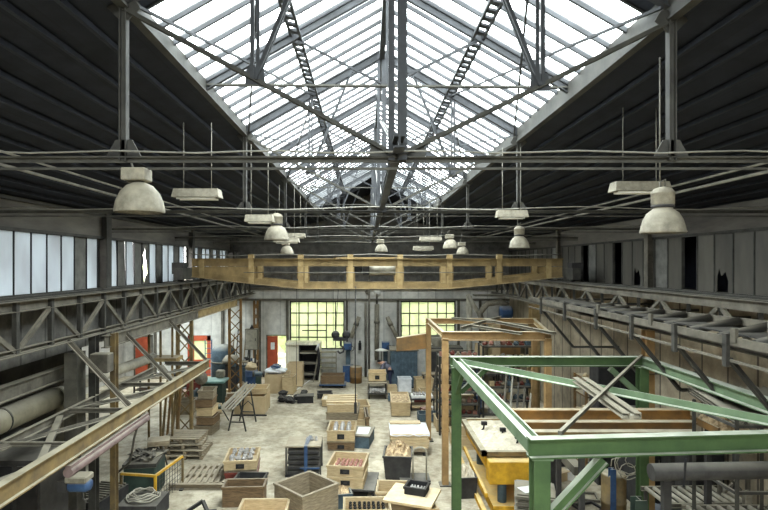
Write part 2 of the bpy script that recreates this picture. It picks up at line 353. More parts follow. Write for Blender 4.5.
# ---- left wall: lower aisle, clerestory strip of milky panes
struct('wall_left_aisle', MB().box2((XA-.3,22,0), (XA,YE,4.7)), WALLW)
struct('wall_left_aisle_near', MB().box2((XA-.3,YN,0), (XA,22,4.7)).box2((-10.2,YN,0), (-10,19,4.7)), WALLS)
struct('ceiling_aisle', MB().box2((XA,YN,4.62), (XL-.12,26,4.72)).box2((XA,29.5,4.62), (XL-.12,YE,4.72)).box2((XA,26,4.62), (-12.2,29.5,4.72)).box2((-8.8,26,4.62), (XL-.12,29.5,4.72)), ROOF)
w7 = struct('window_7', MB().box2((-12.2,26,4.69), (-8.8,29.5,4.7)), SKYG)  # unseen roof light, added to brighten the far aisle
struct('wall_left_sill', MB().box2((XL-.12,YN,4.3), (XL,YE,5.8)), WALLD)
struct('wall_left_fascia', MB().box2((XL-.12,YN,7.25), (XL+.04,YE,7.86)), FASC)
struct('wall_left_upper', MB().box2((XL-.12,YN,7.86), (XL-.02,YE,8.1)), ROOF)
struct('trim_4', MB().box2((XL-.05,YN,7.84), (XL+.14,YE,7.92)).box2((XL-.05,YN,7.2), (XL+.12,YE,7.27)), STEEL)
w3 = struct('window_3', MB().box2((XL-.1,YN,5.76), (XL+.04,YE,5.84)), STEEL)
R = random.Random(11)
pat = {13.9:'d', 14.6:'x'}
step = .597; n = 0; y = YP+.14
cols = [8.2, 15.25, 22.75, 29.6]
kinds_after = 'bdbdhbdbbdbdbdbbdbdbbdbdbbdbdbbb'
kinds_near = 'bbbbbbbbbbbbbbbbbbbbbbbbbbbb'
k = 0; i = 0
while y < YE-.1:
    col = any(abs(y+step/2-c) < step*.55 for c in cols)
    if not col:
        kd = kinds_near[i % 28] if y < 14.6 and not 13.6 < y < 14.1 else 'k' if y < 14.6 else kinds_after[k % 32]
        if y >= 14.6: k += 1
        g = .015
        if kd == 'x': pass
        else:
            tilt = .09 if (y > 15.5 and k in (2, 3)) else 0
            p = MB().plate([(XL,y+g,5.84),(XL,y+step-g,5.84),(XL,y+step-g-tilt,7.25),(XL,y+g-tilt,7.25)], (1,0,0), .012) if kd != 'h' else None
            if kd == 'h':
                j1 = [(XL,y+.18,6.15),(XL,y+.1,6.4),(XL,y+.2,6.6),(XL,y+.12,6.8),(XL,y+.26,6.95)]; j2 = [(XL,y+.3,6.95),(XL,y+.34,6.7),(XL,y+.42,6.5),(XL,y+.5,6.2),(XL,y+.3,6.05)]
                p = MB().plate([(XL,y+g,5.84)]+[(XL,y+.2,5.84)]+j1+[(XL,y+.28,7.25),(XL,y+g,7.25)], (1,0,0), .012).plate([(XL,y+step-g,5.84),(XL,y+step-g,7.25),(XL,y+.28,7.25)]+j2+[(XL,y+.2,5.84)], (1,0,0), .012)
            struct('pane', p, {'b':PANEL,'k':PANEK,'d':PANEK,'h':PANEK}[kd], w3)
    i += 1; y += step
m = MB(); y = YP+.14
while y < YE: m.box2((XL-.03,y-.014,5.8), (XL+.03,y+.014,7.25)); y += step
struct('glazing_bar', m, BLACK, w3)
# a jagged hole broken in one sooted pane
# ---- wall columns (clerestory stanchions)
for i, c in enumerate(cols):
    struct(f'trim_{5+i}', MB().ibeam((XL+.1,c,4.4), (XL+.1,c,7.95), .3, .3, up=(1,0,0)), STEEL)
# ---- right wall
struct('wall_right', MB().box2((XR,YN,0), (XR+.2,YE,5.75)), WALLB)
struct('wall_right_fascia', MB().box2((XR-.06,YN,7.27), (XR+.1,YE,7.86)), FASC)
struct('wall_right_upper', MB().box2((XR,YN,7.86), (XR+.12,YE,8.1)), ROOF)
struct('wall_right_beyond', MB().box2((XR+2.6,YN,5), (XR+2.8,YE,8.2)), ROOF)
struct('ceiling_beyond', MB().box2((XR+.1,YN,8.1), (XR+2.8,YE,8.2)).box2((XR+.2,YN,5.6), (XR+2.8,YE,5.7)), ROOF)
nb = wall_with_holes(XA, XR+3, 0, 8.2, YN-.2, .2, [])
nb.plate([(XL,YN-.1,8.1),(XR,YN-.1,8.1),(SR,YN-.1,9.3),(XC,YN-.1,10.9),(SL,YN-.1,9.3)], (0,1,0), .2)
struct('wall_near', nb, WALLW)
w4 = struct('window_4', MB().box2((XR-.04,YN,5.74), (XR+.1,YE,5.84)).box2((XR-.04,YN,7.2), (XR+.1,YE,7.3)), STEEL)
step = .66; y = YP; i = 0
gone = {10.2, 12.0}
seqr = 'bbbbbbbbbbbbbbbbbbbbbbbbb_bkbbb_bbk_bbbbkbbbkbbb'
while y < YE-.1:
    kd = seqr[i % 48]; g = .02
    if kd != '_':
        zb = 5.84
        pts = [(XR,y+g,zb),(XR,y+step-g,zb),(XR,y+step-g,7.22),(XR,y+g,7.22)]
        if i in (23, 29): pts = [(XR,y+g,zb),(XR,y+.2,zb),(XR,y+.17,6.1),(XR,y+.28,6.32),(XR,y+.42,6.22),(XR,y+.5,6.4),(XR,y+.58,6.2),(XR,y+.6,zb),(XR,y+step-g,zb),(XR,y+step-g,7.22),(XR,y+g,7.22)]
        struct('pane', MB().plate(pts, (1,0,0), .02), PANEO if kd == 'b' else PANEK, w4)
    i += 1; y += step
m = MB(); y = YP
while y < YE: m.box2((XR-.03,y-.02,5.8), (XR+.05,y+.02,7.25)); y += step
struct('glazing_bar', m, STEEL, w4)
for i, c in enumerate((8.1, 15.6, 22.9)):
    struct(f'trim_{12+i}', MB().ibeam((XR-.1,c,4.4), (XR-.1,c,7.95), .24, .22, up=(1,0,0)), GREYST)
# ---- roof: boarded slopes, curbs, boarded end beyond the glass
def slab(pts, t=.08): return MB().plate(pts, (0,0,1), t)
struct('ceiling_left', slab([(XL-.2,YN,ZW),(SL,YN,ZCL+.05),(SL,YE,ZCL+.05),(XL-.2,YE,ZW)]), ROOF)
struct('ceiling_right', slab([(SR,YN,ZCR+.05),(XR+.2,YN,ZW),(XR+.2,YE,ZW),(SR,YE,ZCR+.05)]), ROOF)
for a, b, tag_ in ((YS1, YE, 'far'), (1.0, YS0, 'near'), (YN, -14.0, 'back')):
    struct(f'ceiling_ridge_{tag_}', slab([(SL,a,ZEL),(XC,a,ZR),(XC,b,ZR),(SL,b,ZEL)], .07).plate([(XC,a,ZR),(SR,a,ZER),(SR,b,ZER),(XC,b,ZR)], (0,0,1), .07), ROOF)
struct('trim_20', MB().box2((SL-.02,YN,ZCL-.02), (SL+.03,YE,ZEL)).box2((SL-.05,YN,ZCL-.05), (SL+.05,YE,ZCL-.02)), STEEL)
struct('trim_21', MB().box2((SR-.03,YN,ZCR-.02), (SR+.02,YE,ZER)).box2((SR-.05,YN,ZCR-.05), (SR+.05,YE,ZCR-.02)), STEEL)
PURL = mat('sooty_haze_tinted_timber', (34,37,46), (22,24,31), var=0, scale=6)  # same bluish haze tint as the roof boards
# purlins under the boarding
for sgn, x0, x1, z1 in ((-1, XL, SL, ZCL), (1, XR, SR, ZCR)):
    for j in range(1, 12):
        t = j/12; x = x0+(x1-x0)*t; z = ZW+(z1-ZW)*t
        struct('purlin', MB().box2((x-.025,YN,z-.07), (x+.025,YE,z-.01)), PURL, bpy.data.objects['ceiling_left' if sgn < 0 else 'ceiling_right'])
# skylight: two glazed slopes with their bars
sky = []
for k, (xe, ze) in enumerate(((SL,ZEL),(SR,ZER))):
    w = struct(f'window_{5+k}', MB().plate([(xe,YS0,ze),(XC,YS0,ZR),(XC,YS1,ZR),(xe,YS1,ze)], (0,0,1), .006), SKYG)
    nb = 46
    for j in range(nb):
        y = YS0+(YS1-YS0)*j/(nb-1); e = V(xe,y,ze-.02); r = V(XC,y,ZR-.02)
        struct('glazing_bar', MB().bar(e, r, .038, .065), ROOFSTEEL, w)
wb_ = struct('window_10', MB().plate([(SL,-14,ZEL),(XC,-14,ZR),(XC,1.0,ZR),(SL,1.0,ZEL)], (0,0,1), .006).plate([(SR,-14,ZER),(XC,-14,ZR),(XC,1.0,ZR),(SR,1.0,ZER)], (0,0,1), .006), SKYG)  # unseen skylight behind the eye, added to raise the light indoors
struct('trim_22', MB().box2((XC-.05,YN,ZR-.22), (XC+.05,YE,ZR)), ROOFSTEEL)
# ---------------------------------------------------------------- roof trusses
K = 5.22
def on(xe, ze, t): return (xe+(XC-xe)*t, ze+(ZR-ze)*t)
ordn = ['first', 'second', 'third', 'fourth', 'fifth']
for n in range(1, 6):
    y = K*n; zc = 7.5
    T = Thing('roof_truss', f'dark steel roof truss under the skylight, {ordn[n-1]} from the near end', 'roof truss', (XC,y,zc), group=None, world=True)
    T.part('bottom_chord', MB().bar((XL+.1,y,zc+.03), (XR-.1,y,zc+.03), .07, .014).bar((XL+.1,y+.02,zc+.005), (XR-.1,y+.02,zc+.005), .014, .045), TRUSSM)
    T.part('tie_rod', MB().bar((XL+.1,y+.05,zc-.07), (XR-.1,y+.05,zc-.07), .022), TRUSSM)
    for x, zt in ((SL,ZCL),(SR,ZCR)):
        T.part('post', MB().ibeam((x,y,zc), (x,y,zt-.05), .07, .075, .012, up=(1,0,0)), STEEL)
        T.part('gusset_plate', MB().plate([(x-.18,y,zc+.02),(x+.18,y,zc+.02),(x+.08,y,zc+.2),(x-.08,y,zc+.2)], (0,1,0), .012), STEEL)
        T.part('gusset_plate', MB().plate([(x-.1,y,zt+.05),(x+.1,y,zt+.05),(x+.16,y,zt-.05),(x,y,zt-.2),(x-.16,y,zt-.05)], (0,1,0), .015), STEEL)
    T.part('gusset_plate', MB().plate([(XC-.28,y+.02,zc),(XC+.28,y+.02,zc),(XC+.26,y+.02,zc+.16),(XC,y+.02,zc+.1),(XC-.26,y+.02,zc+.16)], (0,1,0), .015), STEEL)
    T.part('king_post', MB().box2((XC-.09,y-.03,zc), (XC-.03,y+.03,ZR-.1)).box2((XC,y-.04,zc), (XC+.09,y+.04,ZR-.1)), ROOFSTEEL)
    for xe, zt, ze in ((SL,ZCL,ZEL),(SR,ZCR,ZER)):
        a = V(XC,y,zc+.04); b = V(xe,y,zt-.05)
        T.part('diagonal', MB().dbl(a, b, .042, .014, .009), TRUSSM)
        mid = a.lerp(b, .52); rx, rz_ = on(xe, ze, .5)
        T.part('strut', MB().dbl(mid, (mid.x,y,ze+(ZR-ze)*((mid.x-xe)/(XC-xe))-.1), .045), ROOFSTEEL)
        q = on(xe, ze, .78); T.part('strut', MB().dbl(mid, (q[0],y,q[1]-.1), .045), ROOFSTEEL)
        T.part('gusset_plate', MB().plate([mid+V(-.1,0,-.05), mid+V(.1,0,-.05), mid+V(.08,0,.12), mid+V(-.08,0,.12)], (0,1,0), .012), ROOFSTEEL)
        T.part('top_chord', MB().ibeam((xe,y,ze-.1), (XC,y,ZR-.1), .14, .08, .012), ROOFSTEEL)
for n, nm in ((1.5,'first'), (2.5,'second'), (3.5,'third'), (4.5,'fourth')):
    y = K*n
    T = Thing('skylight_frame', f'light steel rafter frame with tie bar across the skylight, {nm} from the near end', 'roof frame', (XC,y,9), world=True)
    for xe, ze in ((SL,ZEL),(SR,ZER)):
        T.part('rafter', MB().ibeam((xe,y,ze-.1), (XC,y,ZR-.1), .12, .07, .012), ROOFSTEEL)
    T.part('tie_bar', MB().dbl((SL,y,9.1), (SR,y,9.06), .03), TRUSSM)
    for xe, ze in ((SL,ZEL),(SR,ZER)):
        q = on(xe, ze, .5); T.part('brace', MB().angle((q[0],y,q[1]-.15), (XC,y,9.08), .04), ROOFSTEEL)
    T.part('hanger', MB().bar((XC,y,9.08), (XC,y,ZR-.1), .03), ROOFSTEEL)
# longitudinal members
for xe, ze, nm in ((SL,ZEL,'window side'),(SR,ZER,'opaque pane side')):
    q = on(xe, ze, .5); z = q[1]-.1
    T = Thing('lattice_purlin', f'laced steel purlin running along under the skylight slope on the {"milky" if nm[0]=="w" else "opaque"} pane side', 'purlin', (q[0],YS0,z), world=True)
    T.part('chord', MB().bar((q[0]-.07,YS0-.6,z+.0), (q[0]-.07,YS1+.2,z+.0), .035,.05), ROOFSTEEL)
    T.part('chord', MB().bar((q[0]+.07,YS0-.6,z-.03), (q[0]+.07,YS1+.2,z-.03), .035,.05), ROOFSTEEL)
    mm = MB(); y = YS0-.6; f = 1
    while y < YS1: mm.bar((q[0]-.06,y,z), (q[0]+.06,y,z-.03), .1, .03); y += .22; f = -f
    T.part('lacing', mm, ROOFSTEEL, kind='stuff')
T = Thing('ridge_girder', 'deep dark lattice girder hanging lengthwise below the skylight ridge', 'girder', (XC,YS0,7.6), world=True)
T.part('bottom_chord', MB().ibeam((XC,4.9,7.62), (XC,K*5+.2,7.62), .12, .1), ROOFSTEEL)
for n in range(1, 5):
    T.part('diagonal', MB().dbl((XC,n*K,7.65), (XC,(n+1)*K,7.65+1.6), .035), ROOFSTEEL)
# wind bracing crossing between frames
wb = 0
for n in (1, 2, 3, 4):
    T = Thing('wind_brace', f'thin crossed steel rods in skylight bay {["one","two","three","four"][n-1]} counted from the near end', 'bracing', (XC,n*K,9.3), world=True)
    for xe, ze in ((SL,ZEL),(SR,ZER)):
        q = on(xe, ze, .5)
        T.part('rod', MB().bar((xe*.97,n*K,ze-.15), (q[0],(n+1)*K,q[1]-.15), .03), ROOFSTEEL)
        T.part('rod', MB().bar((q[0],n*K,q[1]-.15), (xe*.97,(n+1)*K,ze-.15), .03), ROOFSTEEL)
# conduits running lengthwise below the side roofs
def conduit(label, x, z, y0, y1, r=.022):
    single('conduit', label, 'conduit', MB().tube((x,y0,z), (x,y1,z), r, 8), CABLE, (x,y0,z))
conduit('upper of two thin conduits below the roof above the milky window strip', -5.5, 8.2, 2, 31, .02)
conduit('lower of two thin conduits below the roof above the milky window strip', -5.5, 8.0, 2, 31, .026)
conduit('upper of two thin conduits below the roof above the opaque pane strip', 6.0, 8.02, 2, 31, .02)
conduit('lower of two thin conduits below the roof above the opaque pane strip', 6.0, 7.88, 2, 31, .026)
# loose cable drooping along the first truss
pts = [(XL+.3+i*.4, K-.09, 7.565+.012*math.sin(i*1.7)) for i in range(39)]
single('cable', 'thin pale cable loosely tied along the first roof truss chord', 'cable', MB().path(pts, .009, 5), CABLE, (0,K-.09,7.56))
for n in (2, 3, 4, 5):
    pts = [(XL+.3+i*.8, K*n-.09, 7.57+.03*math.sin(i*1.3+n)) for i in range(20)]
    single('cable', f'thin cable tied along the {ordn[n-1]} roof truss chord', 'cable', MB().path(pts, .012, 5), CABLE, (0,K*n-.09,7.57))
# ---------------------------------------------------------------- lamps
def dome_lamp(name, label, x, y, zrim, dia, style, top, group=None):
    T = Thing(name, label, 'lamp', (x,y,zrim), group=group)
    r = dia/2
    if style == 'box':
        T.part('reflector', MB().lathe([(r*.98,-.01),(r,0),(r*.99,.03),(r*.93,.1*dia/.47),(r*.78,.18*dia/.47),(r*.52,.25*dia/.47),(r*.25,.28*dia/.47),(0.001,.285*dia/.47)], n=32).lathe([(r*.95,0),(r*.9,.09),(r*.72,.17),(r*.4,.23),(.001,.25)], n=32), LAMPG)
        h = .28*dia/.47
        T.part('gear_box', MB().box((-.03,0,h+.075), (.23,.2,.12)), LAMPG, bevel=.01)
        T.part('hook', MB().path([(-.06,0,h+.13),(-.08,0,h+.19),(-.05,0,h+.24),(-.03,0,h+.2)], .01, 6), CABLE)
        hz = h+.22
    else:
        q = dia/.44
        T.part('reflector', MB().lathe([(r*1.0,-.012),(r*1.04,0),(r,.02),(r*.97,.06*q),(r*.88,.13*q),(r*.7,.2*q),(r*.45,.245*q),(r*.42,.26*q)], n=32).lathe([(r*.95,0),(r*.8,.12*q),(r*.4,.22*q),(.001,.23*q)], n=32), LAMPG)
        T.part('neck_ring', MB().lathe([(r*.45,.255*q),(r*.52,.265*q),(r*.52,.285*q),(r*.45,.29*q)], n=24), DARK)
        T.part('gear_housing', MB().lathe([(r*.48,.29*q),(r*.52,.3*q),(r*.52,.4*q),(r*.55,.405*q),(r*.53,.42*q),(r*.4,.46*q),(r*.15,.48*q),(.001,.48*q)], n=24), LAMPG)
        T.part('hook', MB().path([(-.02,0,.47*q),(-.03,0,.53*q),(.03,0,.56*q),(.02,0,.48*q)], .01, 6), CABLE)
        hz = .54*q
    T.part('suspension', MB().tube((-.03,0,hz), (-.03,0,top-zrim), .008, 6), CABLE)
    T.part('bulb', parent=[c for c in T.o.children if c.name.startswith('reflector')][0], material=LAMPW, mb=MB().lathe([(.001,.02),(.04,.03),(.055,.07),(.04,.12),(.02,.17)], n=12))
    return T
dome_lamp('dome_lamp', 'large dusty dome lamp with a box on top hanging from the first truss', -2.2, 5.25, H+.51, .47, 'box', 7.5)
dome_lamp('bell_lamp', 'large dusty bell shaped lamp with cylindrical housing hanging beside a light fitting', 3.16, 5.75, H+.34, .44, 'bell', 8.7)
dome_lamp('bell_lamp', 'white dome lamp hanging below the second truss on the milky window side', -1.73, 10.44, H+.47, .47, 'bell', 7.5)
dome_lamp('bell_lamp', 'small bell lamp hanging below the second truss on the opaque pane side', 2.98, 10.5, H+.32, .38, 'bell', 7.5)
dome_lamp('bell_lamp', 'small far lamp below the third truss on the milky window side', -2.3, 15.66, H+.3, .39, 'box', 7.5)
dome_lamp('bell_lamp', 'small far dome lamp hanging on the centre line above the crane', .47, 16.6, H+.38, .4, 'box', 7.5)
dome_lamp('bell_lamp', 'larger of two far dome lamps hanging together near the crane', 2.45, 15.66, H+.46, .44, 'box', 7.5)
dome_lamp('bell_lamp', 'smaller and lower of two far dome lamps hanging together near the crane', 3.15, 17.6, H+.33, .4, 'box', 7.5)
def fitting(label, x, y, z, L, w, ytop, rz=0, zr=8.7):
    T = Thing('light_fitting', label, 'light', (x,y,z), rz)
    a, b, h = w/2, w*.38, .13
    vs = [(-L/2,-a,0),(L/2,-a,0),(L/2,a,0),(-L/2,a,0),(-L/2+.02,-b,h),(L/2-.02,-b,h),(L/2-.02,b,h),(-L/2+.02,b,h)]
    T.part('housing', MB().add(vs, [(3,2,1,0),(4,5,6,7),(0,1,5,4),(1,2,6,5),(2,3,7,6),(3,0,4,7)]), LAMPG)
    for xx in (-.3*L, .3*L):
        T.part('wire', MB().tube((xx,0,h), (xx,0,zr-z), .006, 5), CABLE)
    for yy in (-.25*w, .25*w): T.part('lamp_tube', MB().tube((-L/2+.06,yy,-.015), (L/2-.06,yy,-.015), .016, 8), LAMPW)
fitting('dusty white box light hung on two wires beside the big dome lamp', -2.62, 8.4, H+1.03, .72, .3, 0)
fitting('dusty long box light partly behind the big bell lamp', 3.85, 7.6, H+1.02, .78, .26, 0)
fitting('small box light hung just above the second truss on the milky window side', -1.95, 9.9, H+.77, .52, .25, 0)
fitting('small box light hung above the small bell lamp near the second truss', 2.75, 10.2, H+.88, .58, .25, 0)
fitting('far box light beside the white dome lamp, upper of two', -2.35, 17.4, H+.86, .8, .3, 0)
fitting('far box light beside the white dome lamp, lower of two', -2.2, 15.0, H+.6, .7, .3, 0)
fitting('far box light above the pair of small dome lamps', 2.15, 18.0, H+.78, .75, .3, 0)
fitting('far box light hung just above the crane on the opaque pane side', 1.95, 18.4, H+.48, .7, .3, 0)
# ================================================================ CRANE RUNWAYS
def runway(x, label, inner, y0=3.0, y1=31.2, zt=5.8, zb=4.87):
    T = Thing('crane_runway', label, 'crane runway', (x,y0,zb), world=True)
    T.part('top_chord', MB().chan((x,y0,zt-.1), (x,y1,zt-.1), .2, .1).box2((x-.16,y0,zt), (x+.16,y1,zt+.015)), GREYST)
    T.part('rail', MB().sec((x,y0,zt+.05), (x,y1,zt+.05), [(-.05,-.035),(.05,-.035),(.05,-.02),(.012,-.01),(.012,.015),(.03,.02),(.03,.04),(-.03,.04),(-.03,.02),(-.012,.015),(-.012,-.01),(-.05,-.02)]), STEEL)
    T.part('bottom_chord', MB().chan((x,y0,zb), (x,y1,zb), .1, .12).box2((x-.14,y0,zb-.06), (x+.14,y1,zb-.045)), GREYST)
    y = y0+.3; up = True; step = 1.12
    while y < y1-.2:
        T.part('upright', MB().angle((x,y,zb-.04), (x,y,zt-.02), .09), STEEL)
        if y+step < y1:
            a, b = (zb, zt-.2) if up else (zt-.2, zb)
            T.part('diagonal', MB().bar((x,y+.04,a), (x,y+step-.04,b), .06, .09), GREYST)
        up = not up; y += step
    # walkway on the wall side
    o = -1 if inner > 0 else 1; w = .85
    T.part('walkway', MB().box2((x+o*.2,y0,zt-.03), (x+o*w,y1,zt)), STEEL)
    T.part('walkway_beam', MB().chan((x+o*w,y0,zt-.12), (x+o*w,y1,zt-.12), .16, .06), STEEL)
    return T
runway(-6.5, 'trussed grey crane runway along the milky window strip', 1)
runway(7.3, 'trussed grey crane runway along the dark opaque pane strip', -1)
T = Thing('runway_beam', 'grey steel beam under the crane runway on the milky window side', 'beam', (-6.35,13,4.5), world=True)
T.part('girder', MB().ibeam((-6.3,13,4.62), (-6.3,20.2,4.62), .3, .16), GREYST)
T.part('girder', MB().ibeam((-6.3,20.3,4.62), (-6.3,26.4,4.62), .3, .16), OCHRE2, label='yellowish end length')
# columns carrying the left runway
def lattice_column(x, y, label, mt, w=.5, top=4.8):
    T = Thing('lattice_column', label, 'column', (x,y,0), world=True)
    for xx in (x-w/2, x+w/2):
        T.part('post', MB().chan((xx,y,0), (xx,y,top), .16, .1, up=(0,1,0)), mt)
    mm = MB(); z = .3; f = 1
    while z < top-.6:
        mm.bar((x-w/2,y-.06,z), (x+w/2,y-.06,z+.55), .05, .012, up=(0,1,0)); mm.bar((x+w/2,y+.06,z), (x-w/2,y+.06,z+.55), .05, .012, up=(0,1,0)); z += .58
    T.part('lacing', mm, mt); T.part('base_plate', MB().box2((x-w/2-.15,y-.2,0), (x+w/2+.15,y+.2,.03)), STEEL)
    return T
lattice_column(-6.65, 19.8, 'ochre laced column standing by the weathered pallet heap', RUST)
lattice_column(-6.35, 26.2, 'rusty laced column beside the grey cylindrical tank', BROWN, .55)
lattice_column(-6.3, 30.9, 'thin rusty post against the far wall behind the grey hanging cabinet', BROWN, .2, 4.4)
# near column: concrete pier with steel posts
T = Thing('column_pier', 'grey concrete pier with steel posts behind the jib brackets', 'column', (-6.7,12.9,0), world=True)
T.part('pier', MB().box2((-7.1,12.7,0), (-6.8,13.1,4.4)), CONC); T.part('post', MB().ibeam((-6.5,12.9,0), (-6.5,12.9,4.8), .2, .16, up=(0,1,0)), STEEL)
T.part('post', MB().ibeam((-6.2,13.3,0), (-6.2,13.3,4.8), .2, .12, up=(0,1,0)), RUST, label='ochre stained post')
T = Thing('column_pier', 'plain grey pier nearest the camera under the runway, mostly in the dark', 'column', (-6.7,6.6,0), world=True)
T.part('pier', MB().box2((-7.1,6.3,0), (-6.75,6.9,4.4)), CONC); T.part('post', MB().ibeam((-6.4,6.6,0), (-6.4,6.6,4.8), .24, .2, up=(0,1,0)), STEEL)
single('junction_box', 'blue grey electric box fixed beside the near column', 'electric box', MB().box2((-6.38,12.45,3.98), (-5.95,12.75,4.42)), GREYST, (-6.15,12.6,4), bevel=.02)
# girder, void and duct beyond the near left columns
single('girder', 'long pale grey girder behind the duct, under the milky windows', 'girder', MB().ibeam((-7.4,4,3.85), (-7.4,13.4,3.85), .32, .2), GREYST, (-7.4,4,3.85))
T = Thing('duct', 'fat round sheet metal duct with an elbow below the pale girder', 'duct', (-7.45,4,3.4), world=True)
T.part('straight', MB().tube((-7.45,3,3.3), (-7.45,12.9,3.3), .255, 20), PIPED)
T.part('elbow', MB().path([(-7.45+.0,12.9,3.3),(-7.46,13.15,3.27),(-7.48,13.35,3.16),(-7.5,13.48,3.0),(-7.5,13.5,2.8),(-7.5,13.5,1.5)], .255, 20), PIPED)
for y in (6,8.5,11): T.part('strap', MB().lathe([(.258,-.02),(.27,-.02),(.27,.02),(.258,.02)], (-7.45,y,3.3), 20, 'Y'), STEEL)
single('hanging_rod', 'thin rusty rod hanging beside the duct from the pale girder', 'rod', MB().bar((-6.45,9.35,4.9), (-6.55,9.35,3.35), .03), RUST, (-6.5,9.35,3.35))
single('pipe', 'stained tan pipe seen through the runway truss beside the camera', 'pipe', MB().tube((-7.1,5,5.25), (-7.1,10.2,5.2), .16, 14), WOODD, (-7.1,5,5.2))
# ---------------------------------------------------------------- jib rail brackets at left
XJ, ZJ = -5.1, 3.28
T = Thing('light_rail', 'rust stained ochre beam on brackets running beneath the runway', 'rail beam', (XJ,5,ZJ), world=True)
T.part('beam', MB().ibeam((XJ,4.5,ZJ), (XJ,17.5,ZJ), .3, .15, .022), RUST)
T.part('back_channel', MB().chan((-6.45,4.5,ZJ+.0), (-6.45,16.5,ZJ+.0), .18, .09), GREYST)
for y in (7.2, 11.7, 14.2, 17.3):
    T.part('bracket_strut', MB().dbl((-6.45,y,4.85), (XJ-.02,y,ZJ+.16), .08, .03), GREYST)
    T.part('bracket_tie', MB().chan((-6.45,y,ZJ+.05), (XJ,y,ZJ+.05), .1, .06), GREYST)
for a, b in ((5.5,8.4), (11.3,8.6), (11.9,14.0), (16.9,14.6)):
    T.part('plan_brace', MB().chan((-6.4,a,ZJ+.02), (XJ-.1,b,ZJ+.02), .07, .12), GREYST)
for a, b in ((9.2,11.4), (7.3,6.0), (14.4,16.8), (12.0,13.2)): T.part('plan_brace', MB().angle((-6.4,a,ZJ+.05), (XJ-.1,b,ZJ+.05), .07), GREYST)
T.part('bracket_tie', MB().chan((-6.45,9.5,ZJ+.05), (XJ,9.5,ZJ+.05), .08, .05), GREYST)
T.part('plan_brace', MB().angle((-6.4,17.3,ZJ+.02), (XJ-.05,17.3,ZJ+.02), .09), GREYST)
T = Thing('hoist_track', 'mauve painted hoist track hung just below the rust stained beam', 'hoist track', (XJ,9.3,2.9), world=True)
T.part('track', MB().tube((XJ+.02,9.2,2.94), (XJ+.02,12.5,2.94), .085, 14).box2((XJ-.03,9.2,3.0), (XJ+.07,12.5,3.06)), MAUVE)
for y in (9.6, 12.1): T.part('hanger', MB().bar((XJ,y,3.0), (XJ,y,3.15), .05), STEEL)
T = Thing('hoist_motor', 'blue hoist motor hanging from the end of the mauve track', 'motor', (-5.0,9.3,2.5), world=True)
T.part('body', MB().lathe([(.001,-.2),(.09,-.2),(.12,-.15),(.12,.12),(.09,.18),(.001,.18)], (-4.95,9.35,2.68), 16, 'X'), BLUE)
T.part('cover', MB().box2((-5.15,9.2,2.75), (-4.78,9.5,2.86)), LAMPG, bevel=.02)
T.part('junction', MB().box2((-5.28,9.22,2.6), (-5.12,9.45,2.78)), DARK)
T.part('hook', MB().path([(-4.9,9.35,2.57),(-4.9,9.35,2.45),(-4.86,9.35,2.4),(-4.82,9.35,2.44)], .015, 6), STEEL)
# extra longitudinal light beam behind the brackets further back
single('beam', 'round grey pipe seen through the jib brackets before the orange door', 'pipe', MB().tube((-7.6,13.6,3.35), (-7.3,18.5,3.3), .16, 12), PIPEG, (-7.4,16,3.3)).name = 'pipe'
T = Thing('frame_stand', 'pale steel stand of thin uprights behind the last bracket', 'steel stand', (-7.0,19.0,0), world=True)
for x in (-7.4,-7.0,-6.6): T.part('upright', MB().bar((x,18.4,0), (x,18.4,4.5), .06), RUST)
T.part('shelf', MB().box2((-7.5,18.2,3.2), (-6.4,18.9,3.32)), OCHRE2)

# ================================================================ OVERHEAD CRANE
T = Thing('bridge_crane', 'long ochre overhead crane bridge spanning the hall with a hoist', 'overhead crane', (.4,19.4,5.9), world=True)
x0, x1 = -6.45, 7.25; n_p = 8
posts = [-5.9+1.78*i for i in range(8)]
def zbot(x):
    t = abs((x-.4)/6.6); return 5.62 + .42*max(0, (t-.45)/.55) if t > .45 else 5.62
for gi, gy in enumerate((19.4, 21.0)):
    zt = 6.68
    up = MB().box2((x0+.2,gy-.02,zt-.26), (x1-.2,gy+.02,zt)).box2((x0+.2,gy-.14,zt-.01), (x1-.2,gy+.14,zt+.015))
    T.part('top_chord', up, OCHRE)
    lo = MB(); xs = [x0+.2]+[p for p in posts]+[x1-.2]
    for a, b in zip(xs, xs[1:]):
        lo.add([(a,gy-.02,zbot(a)),(b,gy-.02,zbot(b)),(b,gy-.02,zbot(b)+.2),(a,gy-.02,zbot(a)+.2),(a,gy+.02,zbot(a)),(b,gy+.02,zbot(b)),(b,gy+.02,zbot(b)+.2),(a,gy+.02,zbot(a)+.2)], [(0,1,2,3),(4,7,6,5),(0,4,5,1),(2,6,7,3),(0,3,7,4),(1,5,6,2)])
        lo.bar((a,gy,zbot(a)-.005), (b,gy,zbot(b)-.005), .26, .02)
    T.part('bottom_chord', lo, OCHRE)
    for p in posts:
        T.part('upright', MB().box2((p-.09,gy-.05,zbot(p)), (p+.09,gy+.05,zt-.0)), OCHRE2)
    # web panels: the two end bays closed, the next ones framed around an opening
    w = MB(); 
    for i, (a, b) in enumerate(zip(xs, xs[1:])):
        za, zb_ = zbot(a)+.18, zbot(b)+.18
        if i in (0, 1, 8): w.add([(a,gy-.008,za),(b,gy-.008,zb_),(b,gy-.008,zt-.28),(a,gy-.008,zt-.28),(a,gy+.008,za),(b,gy+.008,zb_),(b,gy+.008,zt-.28),(a,gy+.008,zt-.28)], [(0,1,2,3),(4,7,6,5),(0,4,5,1),(2,6,7,3),(0,3,7,4),(1,5,6,2)])
        else:
            w.box2((a+.09,gy-.008,za-.02), (a+.14,gy+.008,zt-.28)); w.box2((b-.14,gy-.008,za-.02), (b-.09,gy+.008,zt-.28))
    T.part('web', w, OCHRE, kind='stuff')
